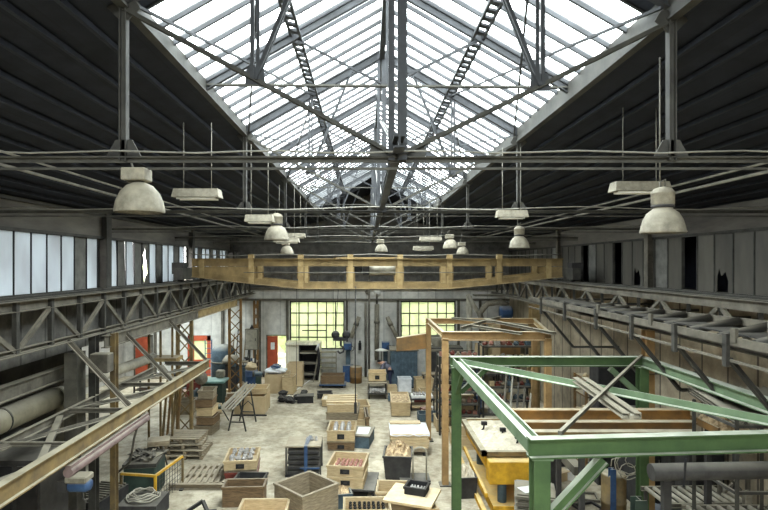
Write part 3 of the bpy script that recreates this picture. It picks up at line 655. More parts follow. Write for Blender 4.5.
for xx, sg in ((-6.5,1), (7.3,-1)):
    e = MB().box2((xx-.14,18.7,5.95), (xx+.14,21.7,6.35)); T.part('end_carriage', e, STEEL)
    for yy in (18.95, 21.45): T.part('wheel', MB().lathe([(.001,-.07),(.2,-.07),(.2,.07),(.001,.07)], (xx,yy,6.07), 20, 'X'), BLACK)
    T.part('buffer', MB().box2((xx-.3 if sg > 0 else xx-.1,18.9,6.15), (xx+.1 if sg > 0 else xx+.3,19.3,6.55)), DARK)
T.part('handrail', MB().tube((x0+2.1,19.2,6.2), (x1-2.3,19.2,6.2), .014, 6), CABLE)
fe = [(-6.3+.6*i, 19.35, 6.86-.06*abs(math.sin(i*.58))) for i in range(23)]
T.part('festoon_cable', MB().path(fe, .018, 5), CABLE)
for p in posts[1:-1]: T.part('cable_post', MB().box2((p-.1,19.3,6.68), (p+.1,19.45,6.84)), OCHRE2)
T = Thing('hoist_trolley', 'dark motor trolley riding in the middle of the crane bridge', 'crane trolley', (-.1,20.2,6.3), world=True)
T.part('frame', MB().box2((-1.2,19.7,6.6), (1.3,19.8,6.75)).box2((-1.2,20.6,6.6), (1.3,20.7,6.75)).box2((-1.2,19.7,6.6), (-1.1,20.7,6.75)).box2((1.2,19.7,6.6), (1.3,20.7,6.75)), OCHRE)
T.part('drum', MB().lathe([(.001,-.5),(.2,-.5),(.2,.5),(.001,.5)], (.6,20.2,6.28), 18, 'X'), PIPEG)
T.part('motor', MB().lathe([(.001,-.3),(.17,-.3),(.19,-.2),(.19,.22),(.12,.3),(.001,.3)], (-.45,20.0,6.35), 18, 'X'), BLACK)
T.part('gearbox', MB().box2((-.12,19.85,6.1), (.12,20.35,6.52)), DARK, bevel=.02)
for x in (-1.0, 1.1): T.part('wheel', MB().lathe([(.001,-.06),(.11,-.06),(.11,.06),(.001,.06)], (x,19.75,6.62), 14, 'Y'), BLACK)
T = Thing('hook_block', 'dark crane hook block hanging on two ropes before the far window', 'crane hook', (-.92,20,3.3), world=True)
for dx in (-.2,.18): T.part('rope', MB().tube((-.92+dx,20,3.95), (-.85+dx*.7,20,6.2), .013, 5), ROPE)
T.part('block', MB().box2((-1.2,19.92,3.66), (-.66,20.08,3.78)), BLACK)
for sx_ in (-1.13,-.73): T.part('sheave', MB().lathe([(.001,-.05),(.15,-.05),(.15,.05),(.001,.05)], (sx_,20,3.88), 16, 'Y'), BLACK)
T.part('hook', MB().path([(-.93,20,3.66),(-.93,20,3.48),(-.82,20,3.38),(-.84,20,3.25),(-.96,20,3.2),(-1.06,20,3.28)], .04, 8), BLACK)
T = Thing('pendant_control', 'black crane control pendant on a long cable hanging over the aisle', 'crane control', (-.4,19.6,1.2), world=True)
T.part('cable', MB().path([(-.37,19.3,5.7),(-.39,19.4,3.5),(-.38,19.5,1.5)], .022, 6), BLACK); T.part('handset', MB().box2((-.43,19.45,1.1), (-.33,19.55,1.5)), BLACK, bevel=.01)
for k, (x, zb) in enumerate(((-2.65, 1.9), (-1.25, 3.4))):
    single('cable', f'{["thin straight cable hanging from the crane before the far cabinet","short thin cable hanging from the crane near the hook"][k]}', 'cable', MB().tube((x,20.6,zb), (x,20.6,5.75), .01, 5), ROPE, (x,20.6,zb))

# ================================================================ RIGHT SIDE CONVEYOR
def rj(Y, which): 
    return (5.75, Y, H-1.21) if which == 'n' else (6.75, Y, H-.80-.0242*Y)
T = Thing('overhead_conveyor', 'high dusty roller conveyor on brackets along the beige wall', 'conveyor', (6.2,7,5.2), world=True)
T.part('side_rail', MB().chan(rj(5,'n'), rj(19,'n'), .13, .05), GREYST)
T.part('side_rail', MB().chan(rj(5,'f'), rj(19,'f'), .13, .05), GREYST)
T.part('lower_rail', MB().bar((5.75,5,H-1.53), (5.75,19,H-1.5), .05, .04), GREYST)
y = 5.6; i = 0
while y < 18.6:
    a, b = rj(y,'n'), rj(y,'f')
    T.part('roller', MB().tube((a[0]+.06,y,a[2]+.01), (b[0]-.05,y,b[2]+.01), .075, 12), STEEL)
    if y < 15: T.part('cross_plate', MB().bar((5.72,y+.33,H-1.22), (5.72,y+.33,H-1.0), .05, .12), GREYST) if i % 3 == 0 else None
    y += .82; i += 1
for y in (7.2, 8.55, 9.98, 11.6, 13.4, 15.5, 17.6):
    T.part('hanger', MB().bar((5.7,y,H-1.1), (5.7,y,H-1.62), .06, .1), STEEL)
    T.part('bracket_strut', MB().dbl((5.76,y,H-1.5), (6.75,y,H-2.7), .07), STEEL)
    T.part('bracket_strut', MB().dbl((6.75,y,H-2.7), (8.25,y,H-2.7), .06), STEEL)
    T.part('bracket_tie', MB().bar((6.75,y,H-1.15), (8.25,y,H-1.15), .06), STEEL)
for y in (6.4, 8.3): T.part('hoop', MB().path([(6.2,y,5.15),(6.2,y,5.62),(6.35,y,5.7),(6.5,y,5.62),(6.5,y,5.15)], .03, 8), GREYST)
single('belt_strip', 'long dark belt lying in the roller conveyor below the runway', 'belt', MB().box2((5.95,5,5.36), (6.55,18.5,5.38)), DARK, (6.2,5,5.36))
# right columns
def box_column(x, y, label, mt, w=.36, top=4.85):
    T = Thing('steel_column', label, 'column', (x,y,0), world=True)
    T.part('shaft', MB().ibeam((x,y,0), (x,y,top), w, w*.8, .03, up=(0,1,0)), mt); T.part('base_plate', MB().box2((x-w*.8,y-w*.8,0), (x+w*.8,y+w*.8,.04)), STEEL)
box_column(7.05, 13.5, 'tan painted column rising beside the green gantry corner', ORANGE, .26)
box_column(6.85, 22.0, 'pale ochre wide column near the end of the high conveyor', OCHRE2, .42)
box_column(7.1, 6.2, 'dark column near the camera under the conveyor', STEEL, .3)
# corrugated sheets propped on a rack
T = Thing('sheet_rack', 'grey rack carrying a sloping pile of corrugated sheets', 'rack', (7.0,9.9,0), world=True)
for x in (6.3, 7.6):
    for y in (9.2, 10.4): T.part('leg', MB().angle((x,y,0), (x,y,3.9), .07), STEEL)
for z in (1.2, 2.6, 3.73): T.part('crossbar', MB().bar((6.3,9.2,z), (7.6,9.2,z), .05).bar((6.3,10.4,z), (7.6,10.4,z), .05).bar((6.3,9.2,z), (6.3,10.4,z), .05).bar((7.6,9.2,z), (7.6,10.4,z), .05), STEEL)
def corrugated(x0, x1, y0, y1, z0, z1, n=48, a=.035):
    vs = []
    for i in range(n+1):
        x = x0+(x1-x0)*i/n; o = a*math.cos(i*math.pi/2)
        vs += [(x,y0,z0+o), (x,y1,z1+o)]
    m = len(vs); vs += [(v[0],v[1],v[2]-.012) for v in vs]
    fs = [(2*i,2*i+1,2*i+3,2*i+2) for i in range(n)]+[(m+2*i,m+2*i+2,m+2*i+3,m+2*i+1) for i in range(n)]+[(2*i,2*i+2,m+2*i+2,m+2*i) for i in range(n)]+[(2*i+1,m+2*i+1,m+2*i+3,2*i+3) for i in range(n)]
    fs += [(0,m,m+1,1), (2*n,2*n+1,m+2*n+1,m+2*n)]
    return MB().add(vs, fs)
for k in range(3):
    single('corrugated_sheet', ['grey corrugated sheet, topmost of the sloping pile on the rack','grey corrugated sheet in the middle of the sloping pile','grey corrugated sheet at the bottom of the sloping pile'][k], 'metal sheet',
           corrugated(6.3,8.1,9.2,10.6,3.86-.05*k,4.08-.05*k), GREYST, (7,9.9,3.9-.05*k), group='corrugated sheets on the rack')

# ================================================================ GREEN GANTRY
gx0, gx1, gyn, gyf, gz = 2.1, 6.42, 6.72, 12.55, 4.24
T = Thing('green_gantry', 'dusty green steel gantry frame standing over the yellow machine', 'steel frame', (gx0,gyf,0), world=True)
for x, y in ((gx0,gyf),(gx0+.06,gyn),(gx1,gyf),(gx1,gyn)):
    T.part('post', MB().ibeam((x,y,.02), (x,y,gz-.14), .22, .2, .03, up=(0,1,0)), GREEN)
    T.part('base_plate', MB().box2((x-.2,y-.2,0), (x+.2,y+.2,.03)), STEEL)
    T.part('cap_plate', MB().box2((x-.13,y-.13,gz-.145), (x+.13,y+.13,gz-.12)), GREEN2)
T.part('near_beam', MB().ibeam((gx0-.1,gyn-.08,gz), (gx1+.3,gyn+.3,gz), .24, .16, .02), GREEN)
T.part('far_beam', MB().ibeam((gx0-.14,gyf,gz), (gx1+.05,gyf,gz), .22, .2, .02), GREEN)
T.part('side_beam', MB().ibeam((gx0,gyn,gz), (gx0,gyf,gz), .18, .16, .02, up=(1,0,0)), GREEN2)
T.part('side_beam', MB().ibeam((gx1,gyn,gz), (gx1,gyf,gz), .22, .2, .02), GREEN2)
T.part('plan_brace', MB().angle((gx0,gyf-.1,gz+.02), (gx1,gyn+.1,gz+.02), .12, .015), GREEN2)
T.part('knee_brace', MB().ibeam((gx0+.08,gyn,gz-1.0), (gx0+.85,gyn,gz-.17), .13, .12), GREEN)
T.part('knee_brace', MB().bar((gx0+.1,gyf,gz-.72), (gx0+.7,gyf,gz-.17), .1), GREEN)
T.part('knee_brace', MB().bar((gx1-.1,gyf,gz-.75), (gx1-.75,gyf,gz-.17), .12), GREEN2)
T.part('knee_brace', MB().bar((gx0,gyf-.1,gz-.72), (gx0,gyf-.8,gz-.12), .08), GREEN)
single('brace_bar', 'slim grey bar laid diagonally across the top of the green gantry', 'bar', MB().bar((2.42,gyn+.02,gz+.15), (6.38,gyf-.05,gz+.14), .05, .05), GREYST, (2.42,gyn,gz+.15))
T = Thing('twin_rail', 'short pair of pale dusty channels resting on the green diagonal brace', 'steel rails', (4.0,9.8,gz), world=True)
for o in (-.11, .11):
    T.part('channel', MB().chan((4.0+o*.8,10.1,gz+.1), (3.92+o*.8,7.95,gz+.02), .09, .1), LAMPG)
T.part('end_piece', MB().box2((3.8,7.98,gz-.04), (4.06,8.08,gz+.02)), PIPEG)
# ORANGE / TAN FRAME behind
T = Thing('tan_gantry', 'tan painted portal frame with two slim posts behind the green gantry', 'steel frame', (2.3,17.9,0), world=True)
for x, y in ((2.3,19.9),(2.33,15.9),(5.35,15.9),(6.2,19.9)):
    T.part('post', MB().box2((x-.09,y-.09,.02), (x+.09,y+.09,4.32)), ORANGE)
    T.part('base_plate', MB().box2((x-.17,y-.17,0), (x+.17,y+.17,.03)), STEEL)
T.part('far_beam', MB().ibeam((2.2,19.9,4.4), (6.3,19.9,4.4), .2, .16), ORANGE)
T.part('near_beam', MB().ibeam((2.23,15.9,4.38), (5.45,15.9,4.38), .26, .18), ORANGE)
T.part('side_beam', MB().ibeam((2.3,15.9,4.4), (2.3,19.9,4.4), .18, .1), OCHRE2)
T.part('side_beam', MB().ibeam((5.4,15.9,4.4), (6.2,19.9,4.4), .18, .1), OCHRE2)
single('box_beam', 'orange brown box beam reaching from the tan frame before the window', 'beam', MB().add([(1.12,19.75,3.78),(2.2,19.75,3.95),(2.2,19.75,3.4),(1.12,19.75,3.3),(1.12,20.05,3.78),(2.2,20.05,3.95),(2.2,20.05,3.4),(1.12,20.05,3.3)], [(0,1,2,3),(4,7,6,5),(0,4,5,1),(2,6,7,3),(0,3,7,4),(1,5,6,2)]), BROWN, (1.6,19.9,3.3))
for i, (p, q, w) in enumerate((((3.3,17.0,4.56),(4.4,15.3,4.53),.1), ((4.1,18.6,4.58),(5.3,15.2,4.55),.15), ((3.0,19.0,4.6),(5.2,17.4,4.52),.07), ((2.9,16.4,4.56),(4.9,19.6,4.58),.06))):
    single('channel_bar', ['pale short channel lying over the near beam of the tan frame','widest pale channel lying across the tan frame','thin pale bar lying near the far beam of the tan frame','thin bar crossing the others on the tan frame'][i], 'steel bar', MB().chan(p, q, .08, w), LAMPG, p, group='loose bars on top of the tan frame')
# rusty lying girders behind the green beam
T = Thing('rusty_trestle', 'low dark steel trestle carrying the rust coloured girders', 'trestle', (5.2,11.3,0), world=True)
for x in (4.35, 6.9):
    T.part('frame', MB().bar((x,10.9,0), (x,10.9,2.75), .1).bar((x,12.2,0), (x,12.2,2.75), .1).bar((x,10.8,2.74), (x,12.3,2.74), .1), DARK)
for i, (y, z, h, x0_, x1_, mt) in enumerate(((12.0, 3.12, .26, 3.2, 7.2, ORUST), (11.5, 3.0, .26, 3.2, 7.0, BROWN), (11.0, 2.95, .26, 3.3, 6.7, RUST))):
    single('rusty_girder', ['rust orange I girder, highest of three lying behind the green beam','rust brown I girder lying in the middle of three','dull ochre I girder nearest behind the green beam'][i], 'girder', MB().ibeam((x0_,y,z), (x1_,y,z), h+.05, .2, .025), mt, (5,y,z-h/2), group='girders lying behind the green beam')
single('girder_block', 'timber block propping the highest rust orange girder', 'timber', MB().box2((4.25,11.9,2.79), (4.45,12.1,2.965)).box2((6.8,11.9,2.79), (7.0,12.1,2.965)), WOODG, (5.5,12,2.79))
T = Thing('scrap_tray', 'shallow tray heaped with pale and brown scrap beside the rusty girders', 'tray', (7.7,11.7,0), world=True)
T.part('tray', MB().box2((7.3,11.2,2.95), (8.1,12.2,3.0)).box2((7.3,11.2,2.95), (7.34,12.2,3.1)), BROWN); T.part('scrap', MB().heap(7.7,11.7,.7,.95,3.0,.25,seed=4), RUBBLE, kind='stuff')
for x in (7.4,8.0): T.part('leg', MB().bar((x,11.7,0), (x,11.7,2.95), .08), DARK)
# ================================================================ THINGS ON THE FLOOR
def G(px, py, z=0.0):
    """where the eye's ray at (px, py) meets the level z"""
    Y = 540*(H-z)/(py-264); return ((px-366)*Y/540, Y)
def crate(label, x, y, w, d, h, rz=0, m=None, z0=0.0, plate=False, rim=True, fill=None, cat='crate', name='wooden_crate', group=None, t=.035, feet=True, fillm=None, handles=False):
    m = m or WOOD
    T = Thing(name, label, cat, (x,y,z0), rz, group=group)
    f = .05 if feet else 0
    b = MB(); b.box((0,-d/2+t/2,f+(h-f)/2), (w,t,h-f)); b.box((0,d/2-t/2,f+(h-f)/2), (w,t,h-f))
    b.box((-w/2+t/2,0,f+(h-f)/2), (t,d-2*t,h-f)); b.box((w/2-t/2,0,f+(h-f)/2), (t,d-2*t,h-f)); b.box((0,0,f+t/2), (w-2*t,d-2*t,t))
    T.part('box', b, m, bevel=.004)
    if rim:
        r = MB(); e = .025
        r.box((0,-d/2,h-.03), (w+2*e,e*1.6,.06)); r.box((0,d/2,h-.03), (w+2*e,e*1.6,.06)); r.box((-w/2,0,h-.03), (e*1.6,d,.06)); r.box((w/2,0,h-.03), (e*1.6,d,.06))
        T.part('rim', r, m)
    if feet:
        for yy in (-d/2+.06, d/2-.06): T.part('runner', MB().box((0,yy,f/2), (w,.07,f)), WOODG)
    if plate:
        lp = T.part('label_plate', MB().box((0,-d/2-.018,h*.5), (w*.26,.008,h*.42)), BLACK)
        T.part('grip_hole', MB().box((0,-d/2-.023,h*.5), (w*.1,.006,h*.16)), DARK, lp)
    if handles:
        for xx in (-w/2+.1, w/2-.1): T.part('batten', MB().box((xx,-d/2-.012,f+(h-f)/2), (.06,.024,h-f-.06)), m)
    if fill: T.part(fill[0], MB().heap(0, 0, w-2*t, d-2*t, h-fill[1], fill[2], seed=int(abs(x*7+y*13)), rz=0), fill[3], kind='stuff')
    return T
nc = [0]
cast0 = {}
def castings(label, group, x, y, z, w, d, nx, ny, rz, kind, r=.05, cat='casting'):
    """countable castings standing in a crate"""
    M = Matrix.Rotation(rz, 3, 'Z'); R = random.Random(int(x*31+y*17))
    if (kind, r) not in cast0:
        if kind == 'cyl': mb = MB().lathe([(.001,0),(r,0),(r,r*.6),(r*.7,r*.7),(r*.7,r*1.8),(r*.4,r*1.9),(.001,r*1.9)], n=10); mt = CAST
        elif kind == 'red': mb = MB().lathe([(.001,0),(r,0),(r*.8,r*1.6),(.001,r*1.7)], n=8); mt = PINKC
        elif kind == 'blk': mb = MB().lathe([(.001,0),(r,0),(r*.6,r*1.2),(r*.9,r*1.5),(.001,r*2)], n=8); mt = BLACK
        else: mb = MB().blob((0,0,r*.7), r, (1.3,.8,.8), 5, .2); mt = CAST
        first = single('casting', label, cat, mb, mt, (0,0,0), group=group, world=False); cast0[(kind, r)] = first; use = True
    else: first = cast0[(kind, r)]; use = False
    for i in range(nx):
        for j in range(ny):
            q = M @ Vector(((i+.5)/nx*w-w/2+R.uniform(-.01,.01), (j+.5)/ny*d-d/2+R.uniform(-.01,.01), 0))
            if use: o = first; use = False
            else: o = dup(first, label=label, group=group)
            o.location = (x+q.x, y+q.y, z); o.rotation_euler = (0,0,R.uniform(0,6))
# 1 big grey crate turned on its corner
crate('big weathered grey crate turned cornerwise, empty, nearest the camera', -1.5, 13.57, 1.14, 1.14, 1.0, math.radians(45), WOODG, t=.05, feet=False, fill=('dark_inner_floor', .62, .1, WOODD), name='large_crate')  # low brown heap makes the inside of the crate darker
crate('open pale crate beside the big weathered one at the bottom of the view', -2.42, 12.7, 1.12, .95, .78, 0.02, WOOD, handles=True)
# stacked crates with pale castings
x, y = G(239, 480); y += .45
crate('lower crate with a red painted band under the crate of pale castings', -3.78, 16.6, .92, 1.15, .32, .12, REDD, plate=True)
crate('upper pale crate of castings standing on the red banded crate', -3.8, 16.62, .95, 1.18, .33, .1, WOOD, z0=.33, plate=True)
castings('small pale casting in the crate that stands on the red banded crate', 'pale castings in the upper stacked crate', -3.8, 16.62, .6, .72, .95, 4, 5, .1, 'lump', .08)
# pallet and ledge
T = Thing('floor_pallet', 'flat slatted grey pallet on the floor beside the red banded crate', 'pallet', (-4.75,16.5,0), .05)
for i in range(9): T.part('slat', MB().box((-.72+i*.18,0,.11), (.09,1.5,.03)), WOODG)
for yy in (-.68,0,.68): T.part('bearer', MB().box((0,yy,.05), (1.6,.09,.09)), WOODG)
T = Thing('steel_ledge', 'rusty steel edge rail lying before the slatted floor pallet', 'rail', (-4.4,15.55,0), 0.0)
T.part('rail', MB().chan((-1.3,0,.09), (1.0,0,.09), .16, .1), WOODG); T.part('support', MB().box((-.9,0,.02), (.1,.2,.03)).box((.8,0,.02), (.1,.2,.03)), DARK)
crate('low dark board bin behind the open pale crate', -3.35, 15.75, .85, .5, .34, -.05, DARK, name='dark_bin', cat='bin', feet=False)
crate('brown board box below the dark bin, beside the red banded crate', -3.3, 14.7, 1.1, .55, .55, .04, WOODD, cat='box', name='board_box', feet=False)
single('steel_scrap', 'bent dark steel bracket scrap lying at the bottom edge near the coil', 'scrap', MB().bar((-4.8,13.7,.05), (-4.2,13.9,.4), .08).bar((-4.2,13.9,.4), (-3.9,13.6,.05), .08).bar((-4.7,13.9,.06), (-3.9,14.1,.06), .1, .06), BLACK, (-4.4,13.8,0))
# rack of dark plates with blue strap
T = Thing('plate_rack', 'dark rack of stacked plates tied with a blue strap', 'rack', (-1.93,16.95,0), .03)
for xx in (-.52,.52):
    for yy in (-.45,.45): T.part('post', MB().box((xx,yy,.46), (.05,.05,.92)), STEEL)
T.part('foot', MB().box((0,-.45,.04), (1.1,.08,.08)).box((0,.45,.04), (1.1,.08,.08)), BLACK)
T.part('top_board', MB().box((0,0,.92), (1.08,.96,.04)), WOODG)
sp_ = T.part('strap', MB().box((.08,-.51,.5), (.1,.012,.9)).box((.08,-.1,.95), (.1,.8,.012)).bar((.1,-.3,.96), (.2,-.1,1.15), .1, .01), BLUE); T.part('ratchet', MB().box((.2,-.52,.28), (.6,.02,.05)), BLUE, sp_)
p0 = None
for k in range(5):
    lab = 'dark plate lying in the blue strapped rack'
    mb = MB().box((0,0,0), (.96,.92,.035)).box((0,-.47,-.03), (.96,.03,.08))
    if p0 is None: p0 = single('casting_plate', lab, 'plate', mb, DARK, (-1.93,16.95,.16), world=False, group='plates in the blue strapped rack'); o = p0
    else: o = dup(p0)
    o.location = (-1.93+.02*(k % 2), 16.95, .16+k*.155); o.rotation_euler = (0,0,.03)
castings('small white casting lying on top of the blue strapped rack', 'castings on the blue strapped rack', -1.7, 17.1, .94, .4, .4, 3, 2, .1, 'lump', .05)
# centre row of crates
crate('lower crate of the pair standing left of the grey flask box', -.85, 19.3, .92, 1.1, .3, -.04, WOODD, plate=True)
crate('upper pale crate with a dark label plate, beside the grey flask box', -.85, 19.3, .95, 1.2, .42, -.04, WOOD, z0=.31, plate=True)
castings('pale casting in the upper crate beside the grey flask box', 'castings in the crate beside the grey flask box', -.85, 19.3, .6, .7, .9, 3, 4, 0, 'cyl', .09)
T = Thing('flask_box', 'grey metal box with white sheets of paper on its lid', 'box', (-.1,19.6,0), -.18)
T.part('body', MB().box((0,0,.2), (.62,1.15,.4)), TEAL); T.part('lid', MB().box((0,0,.42), (.68,1.2,.05)), GREYST)
single('paper_sheet', 'white paper sheets lying on the grey metal box in the aisle', 'paper', MB().box((0,0,.0), (.45,.8,.008), .05).box((.02,-.2,.01), (.3,.4,.006), .3), PAPER, (-.1,19.6,.453), -.18, world=False)
# two crates on dark table
T = Thing('low_steel_table', 'low dark steel table under two pale crates in the aisle', 'table', (-.42,15.35,0), -.12)
T.part('top', MB().box((.08,0,.34), (1.3,1.3,.05)), DARK)
for xx in (-.5,.68):
    for yy in (-.58,.58): T.part('leg', MB().box((xx,yy,.16), (.07,.07,.32)), BLACK)
T.part('shelf', MB().box((0,0,.1), (1.0,1.1,.03)), BLACK)
crate('lower of two pale crates on the low steel table', -.5, 15.3, .98, 1.1, .3, -.12, WOOD, z0=.37, plate=True, feet=False)
crate('upper of two pale crates on the low steel table, holding reddish cores', -.5, 15.3, 1.0, 1.12, .3, -.14, WOOD, z0=.68, plate=True, feet=False)
castings('reddish core standing in the upper crate on the low steel table', 'reddish cores in the crate on the low table', -.5, 15.3, .76, .78, .9, 6, 5, -.14, 'red', .055, 'core')
castings('pale casting on the shelf of the low steel table', 'castings under the low steel table', -.85, 14.85, .12, .6, .3, 4, 2, 0, 'lump', .06)
# long stack behind: layered frames
for k, (lab, x, y, w, d, h, z, rz, m) in enumerate((
    ('long pale crate at the base of the tall stack in the aisle', -.72, 21.6, 1.35, 1.6, .5, 0, .03, WOOD),
    ('weathered frame box on the long pale crate of the tall stack', -.9, 21.5, 1.2, 1.5, .3, .5, -.04, WOODG),
    ('pale open box with sand at the top of the tall stack', -.95, 21.5, 1.15, 1.5, .3, .8, .05, WOOD),
    ('smaller pale box standing behind the tall stack in the aisle', -.35, 23.0, .9, 1.1, .6, 0, .1, WOOD),
    ('narrow upright board box at the end of the tall stack', .02, 21.0, .12, 1.4, .75, 0, .06, WOODD))):
    crate(lab, x, y, w, d, h, rz, m, z0=z, fill=('sand', .1, .08, SAND) if 'sand' in lab else None, feet=False)
for k in range(4):
    single('wooden_bar', 'pale timber laid across the tall stack in the aisle', 'timber', MB().box((0,0,0), (1.2,.16,.08)), WOOD, (-.95,20.95+k*.34,1.14), .04*k, world=False, group='timbers across the tall stack')
crate('flat pale crate on the floor before the steel cabinet crates', -1.25, 25.0, 1.5, 1.0, .35, 0, WOOD, fill=('sand', .05, .05, SAND))
crate('dark low box beside the flat pale crate near the cabinet', -2.0, 26.2, .7, .6, .3, .1, DARK, name='dark_box', cat='box')
# cart with crate and castings, worker beside
T = Thing('core_cart', 'low cart with white castings and a labelled crate, beside the worker', 'cart', (.55,26.6,0), 0)
T.part('frame', MB().box((0,0,.28), (.95,1.5,.06)), STEEL)
for xx in (-.4,.4):
    for yy in (-.6,.6): T.part('wheel', MB().lathe([(.001,-.03),(.1,-.03),(.1,.03),(.001,.03)], (xx,yy,.1), 12, 'X'), BLACK)
    T.part('post', MB().box((xx,-.7,.5), (.05,.05,.5)), STEEL)
crate('pale labelled crate riding on the cart beside the worker', .55, 26.9, .85, .9, .45, 0, WOOD, z0=.72, plate=True)
castings('white casting lying on the low cart below the labelled crate', 'white castings on the low cart', .55, 26.2, .32, .8, .7, 6, 4, 0, 'lump', .085)
single('cart_board', 'plain board shelf carrying the labelled crate on the cart', 'board', MB().box((0,0,0), (.95,1.3,.04)).box((-.42,.2,-.2), (.05,.9,.36)).box((.42,.2,-.2), (.05,.9,.36)), WOODG, (.55,26.9,.69), world=False)
# long pale crate and neighbours
crate('long narrow pale crate standing behind the sheeted board stack', 1.5, 23.9, .8, 1.9, .62, -.02, WOOD, fill=('core_sand', .08, .06, RUBBLE))
# board stack under white sheet
T = Thing('low_pallet', 'dark low pallet under the pale board stack with a white sheet', 'pallet', (1.48,18.9,0), 0)
for xx in (-.5,0,.5): T.part('bearer', MB().box((xx,0,.07), (.09,1.2,.14)), DARK)
for k in range(6): T.part('board', MB().box((0,-.5+.2*k,.16), (1.22,.14,.03)), WOODD)
T.part('front_panel', MB().box((0,-.63,.2), (1.25,.02,.12)), WOODG)
b0 = None
for k in range(5):
    mb = MB().box((0,0,0), (1.28,1.35,.095))
    if b0 is None: b0 = single('pattern_board', 'thick pale board in the stack beneath the white sheet', 'board', mb, CARD, (1.48,18.95,.25), world=False, group='boards beneath the white sheet', bevel=.006); o = b0
    else: o = dup(b0)
    o.location = (1.48+.01*(k % 3), 18.95, .27+k*.104); o.rotation_euler = (0,0,.012*((k*7) % 3-1))
R = random.Random(5); vs = []
for i in range(13):
    for j in range(13):
        u, v = i/12, j/12; xx = -.66+1.34*u; yy = -.7+1.3*v; zz = .012+.02*R.random()
        if yy < -.66: zz = -.02-.05*abs(math.sin(i*.9))
        vs.append((xx, yy, zz))
single('plastic_sheet', 'crumpled white sheet lying over the pale board stack', 'sheet', MB().add(vs, [(i*13+j,(i+1)*13+j,(i+1)*13+j+1,i*13+j+1) for i in range(12) for j in range(12)]), CLOTH, (1.48,18.95,.74), world=False)
single('end_board', 'thin pale plank on the white sheet at the back of the board stack', 'plank', MB().box((0,0,0), (1.1,.3,.05)), WOOD, (1.4,19.45,.80), .02, world=False)
# bin of rubble with trolley handle
def tub(label, x, y, w, d, h, rz, m, fillm, name='scrap_bin', cat='bin', taper=.82, z0=0, fh=.16):
    T = Thing(name, label, cat, (x,y,z0), rz)
    a, b = w/2, d/2; c, e = a*taper, b*taper; t = .03
    o = [(-c,-e,0),(c,-e,0),(c,e,0),(-c,e,0),(-a,-b,h),(a,-b,h),(a,b,h),(-a,b,h)]
    i_ = [(-c+t,-e+t,t),(c-t,-e+t,t),(c-t,e-t,t),(-c+t,e-t,t),(-a+t,-b+t,h),(a-t,-b+t,h),(a-t,b-t,h),(-a+t,b-t,h)]
    T.part('tub', MB().add(o+i_, [(3,2,1,0),(0,1,5,4),(1,2,6,5),(2,3,7,6),(3,0,4,7),(8,9,10,11),(8,12,13,9),(9,13,14,10),(10,14,15,11),(11,15,12,8),(4,5,13,12),(5,6,14,13),(6,7,15,14),(7,4,12,15)]), m)
    T.part('lip', MB().box((0,-b,h-.02), (w+.04,.03,.05)).box((0,b,h-.02), (w+.04,.03,.05)).box((-a,0,h-.02), (.03,d,.05)).box((a,0,h-.02), (.03,d,.05)), m)
    if fillm: T.part('rubble', MB().heap(0,0,w-.07,d-.07,h-.08,fh,seed=int(x*10),rough=.5), fillm, kind='stuff')
    return T
T = tub('dark steel bin heaped with broken cores, standing in the aisle', .98, 16.5, .86, .95, .78, -.1, DARK, RUBBLE, fh=.3)
R = random.Random(8); c0 = None
for k in range(26):
    a = R.uniform(0, 6.28); q = R.uniform(0, .34); r = R.uniform(.06,.1)
    lab = 'chunk of broken core heaped on the dark steel bin'
    if c0 is None: c0 = single('core_chunk', lab, 'chunk', MB().blob((0,0,0), .09, (1.2,.8,.6), 3, .3), RUBBLE, world=False, group='chunks heaped on the dark bin'); o = c0
    else: o = dup(c0)
    o.location = (.98+q*math.cos(a), 16.5+q*math.sin(a), 1.02-.35*q*q/.12+R.uniform(-.02,.05)); o.rotation_euler = (R.random(), R.random(), R.uniform(0,6)); o.scale = (r/.09,)*3
T = Thing('bin_trolley', 'bent tube trolley standing beside the dark bin of broken cores', 'trolley', (1.6,15.9,0), 0)
T.part('handle', MB().path([(-.22,0,.12),(-.22,0,.95),(-.18,0,1.05),(-.05,0,1.1),(.05,0,1.1),(.15,0,1.05),(.18,0,.95),(.18,0,.12)], .025, 8), PIPEG)
T.part('platform', MB().box((-.15,.25,.12), (.9,.6,.04)), DARK)
for xx in (-.4,.15): T.part('wheel', MB().lathe([(.001,-.02),(.07,-.02),(.07,.02),(.001,.02)], (xx,.1,.07), 12, 'X'), BLACK)
# crates at the lower centre
crate('wide pale crate under the tilted board at the bottom of the view', .88, 14.7, 1.15, .8, .45, -.08, WOOD, handles=True)
crate('second pale crate beneath the tilted board', 1.1, 13.75, 1.3, .7, .38, .2, WOOD)
single('tilted_board', 'pale board laid askew over the crates, carrying a dark box', 'board', MB().box((0,0,0), (1.25,1.15,.06)), WOOD, (1.2,13.95,.52), -.35, world=False)
crate('dark shallow box of small parts standing on the tilted board', 1.33, 14.1, .55, .5, .2, -.35, BLACK, z0=.552, feet=False, name='parts_box', cat='box')
castings('small pale pin standing in the dark shallow box', 'pins in the dark shallow box', 1.33, 14.1, .6, .42, .38, 5, 4, -.35, 'cyl', .035, 'pin')
crate('pale crate of dark cones at the bottom edge before the low table', .02, 13.55, 1.15, .75, .5, .03, WOOD)
castings('dark cone standing in the pale crate at the bottom edge', 'dark cones in the bottom crate', .02, 13.55, .35, .95, .6, 8, 4, .03, 'blk', .05, 'cone')
tub('small steel tub of white castings beside the big weathered crate', -.62, 14.55, .42, .5, .4, .2, TEAL, RUBBLE, name='steel_tub', cat='tub')
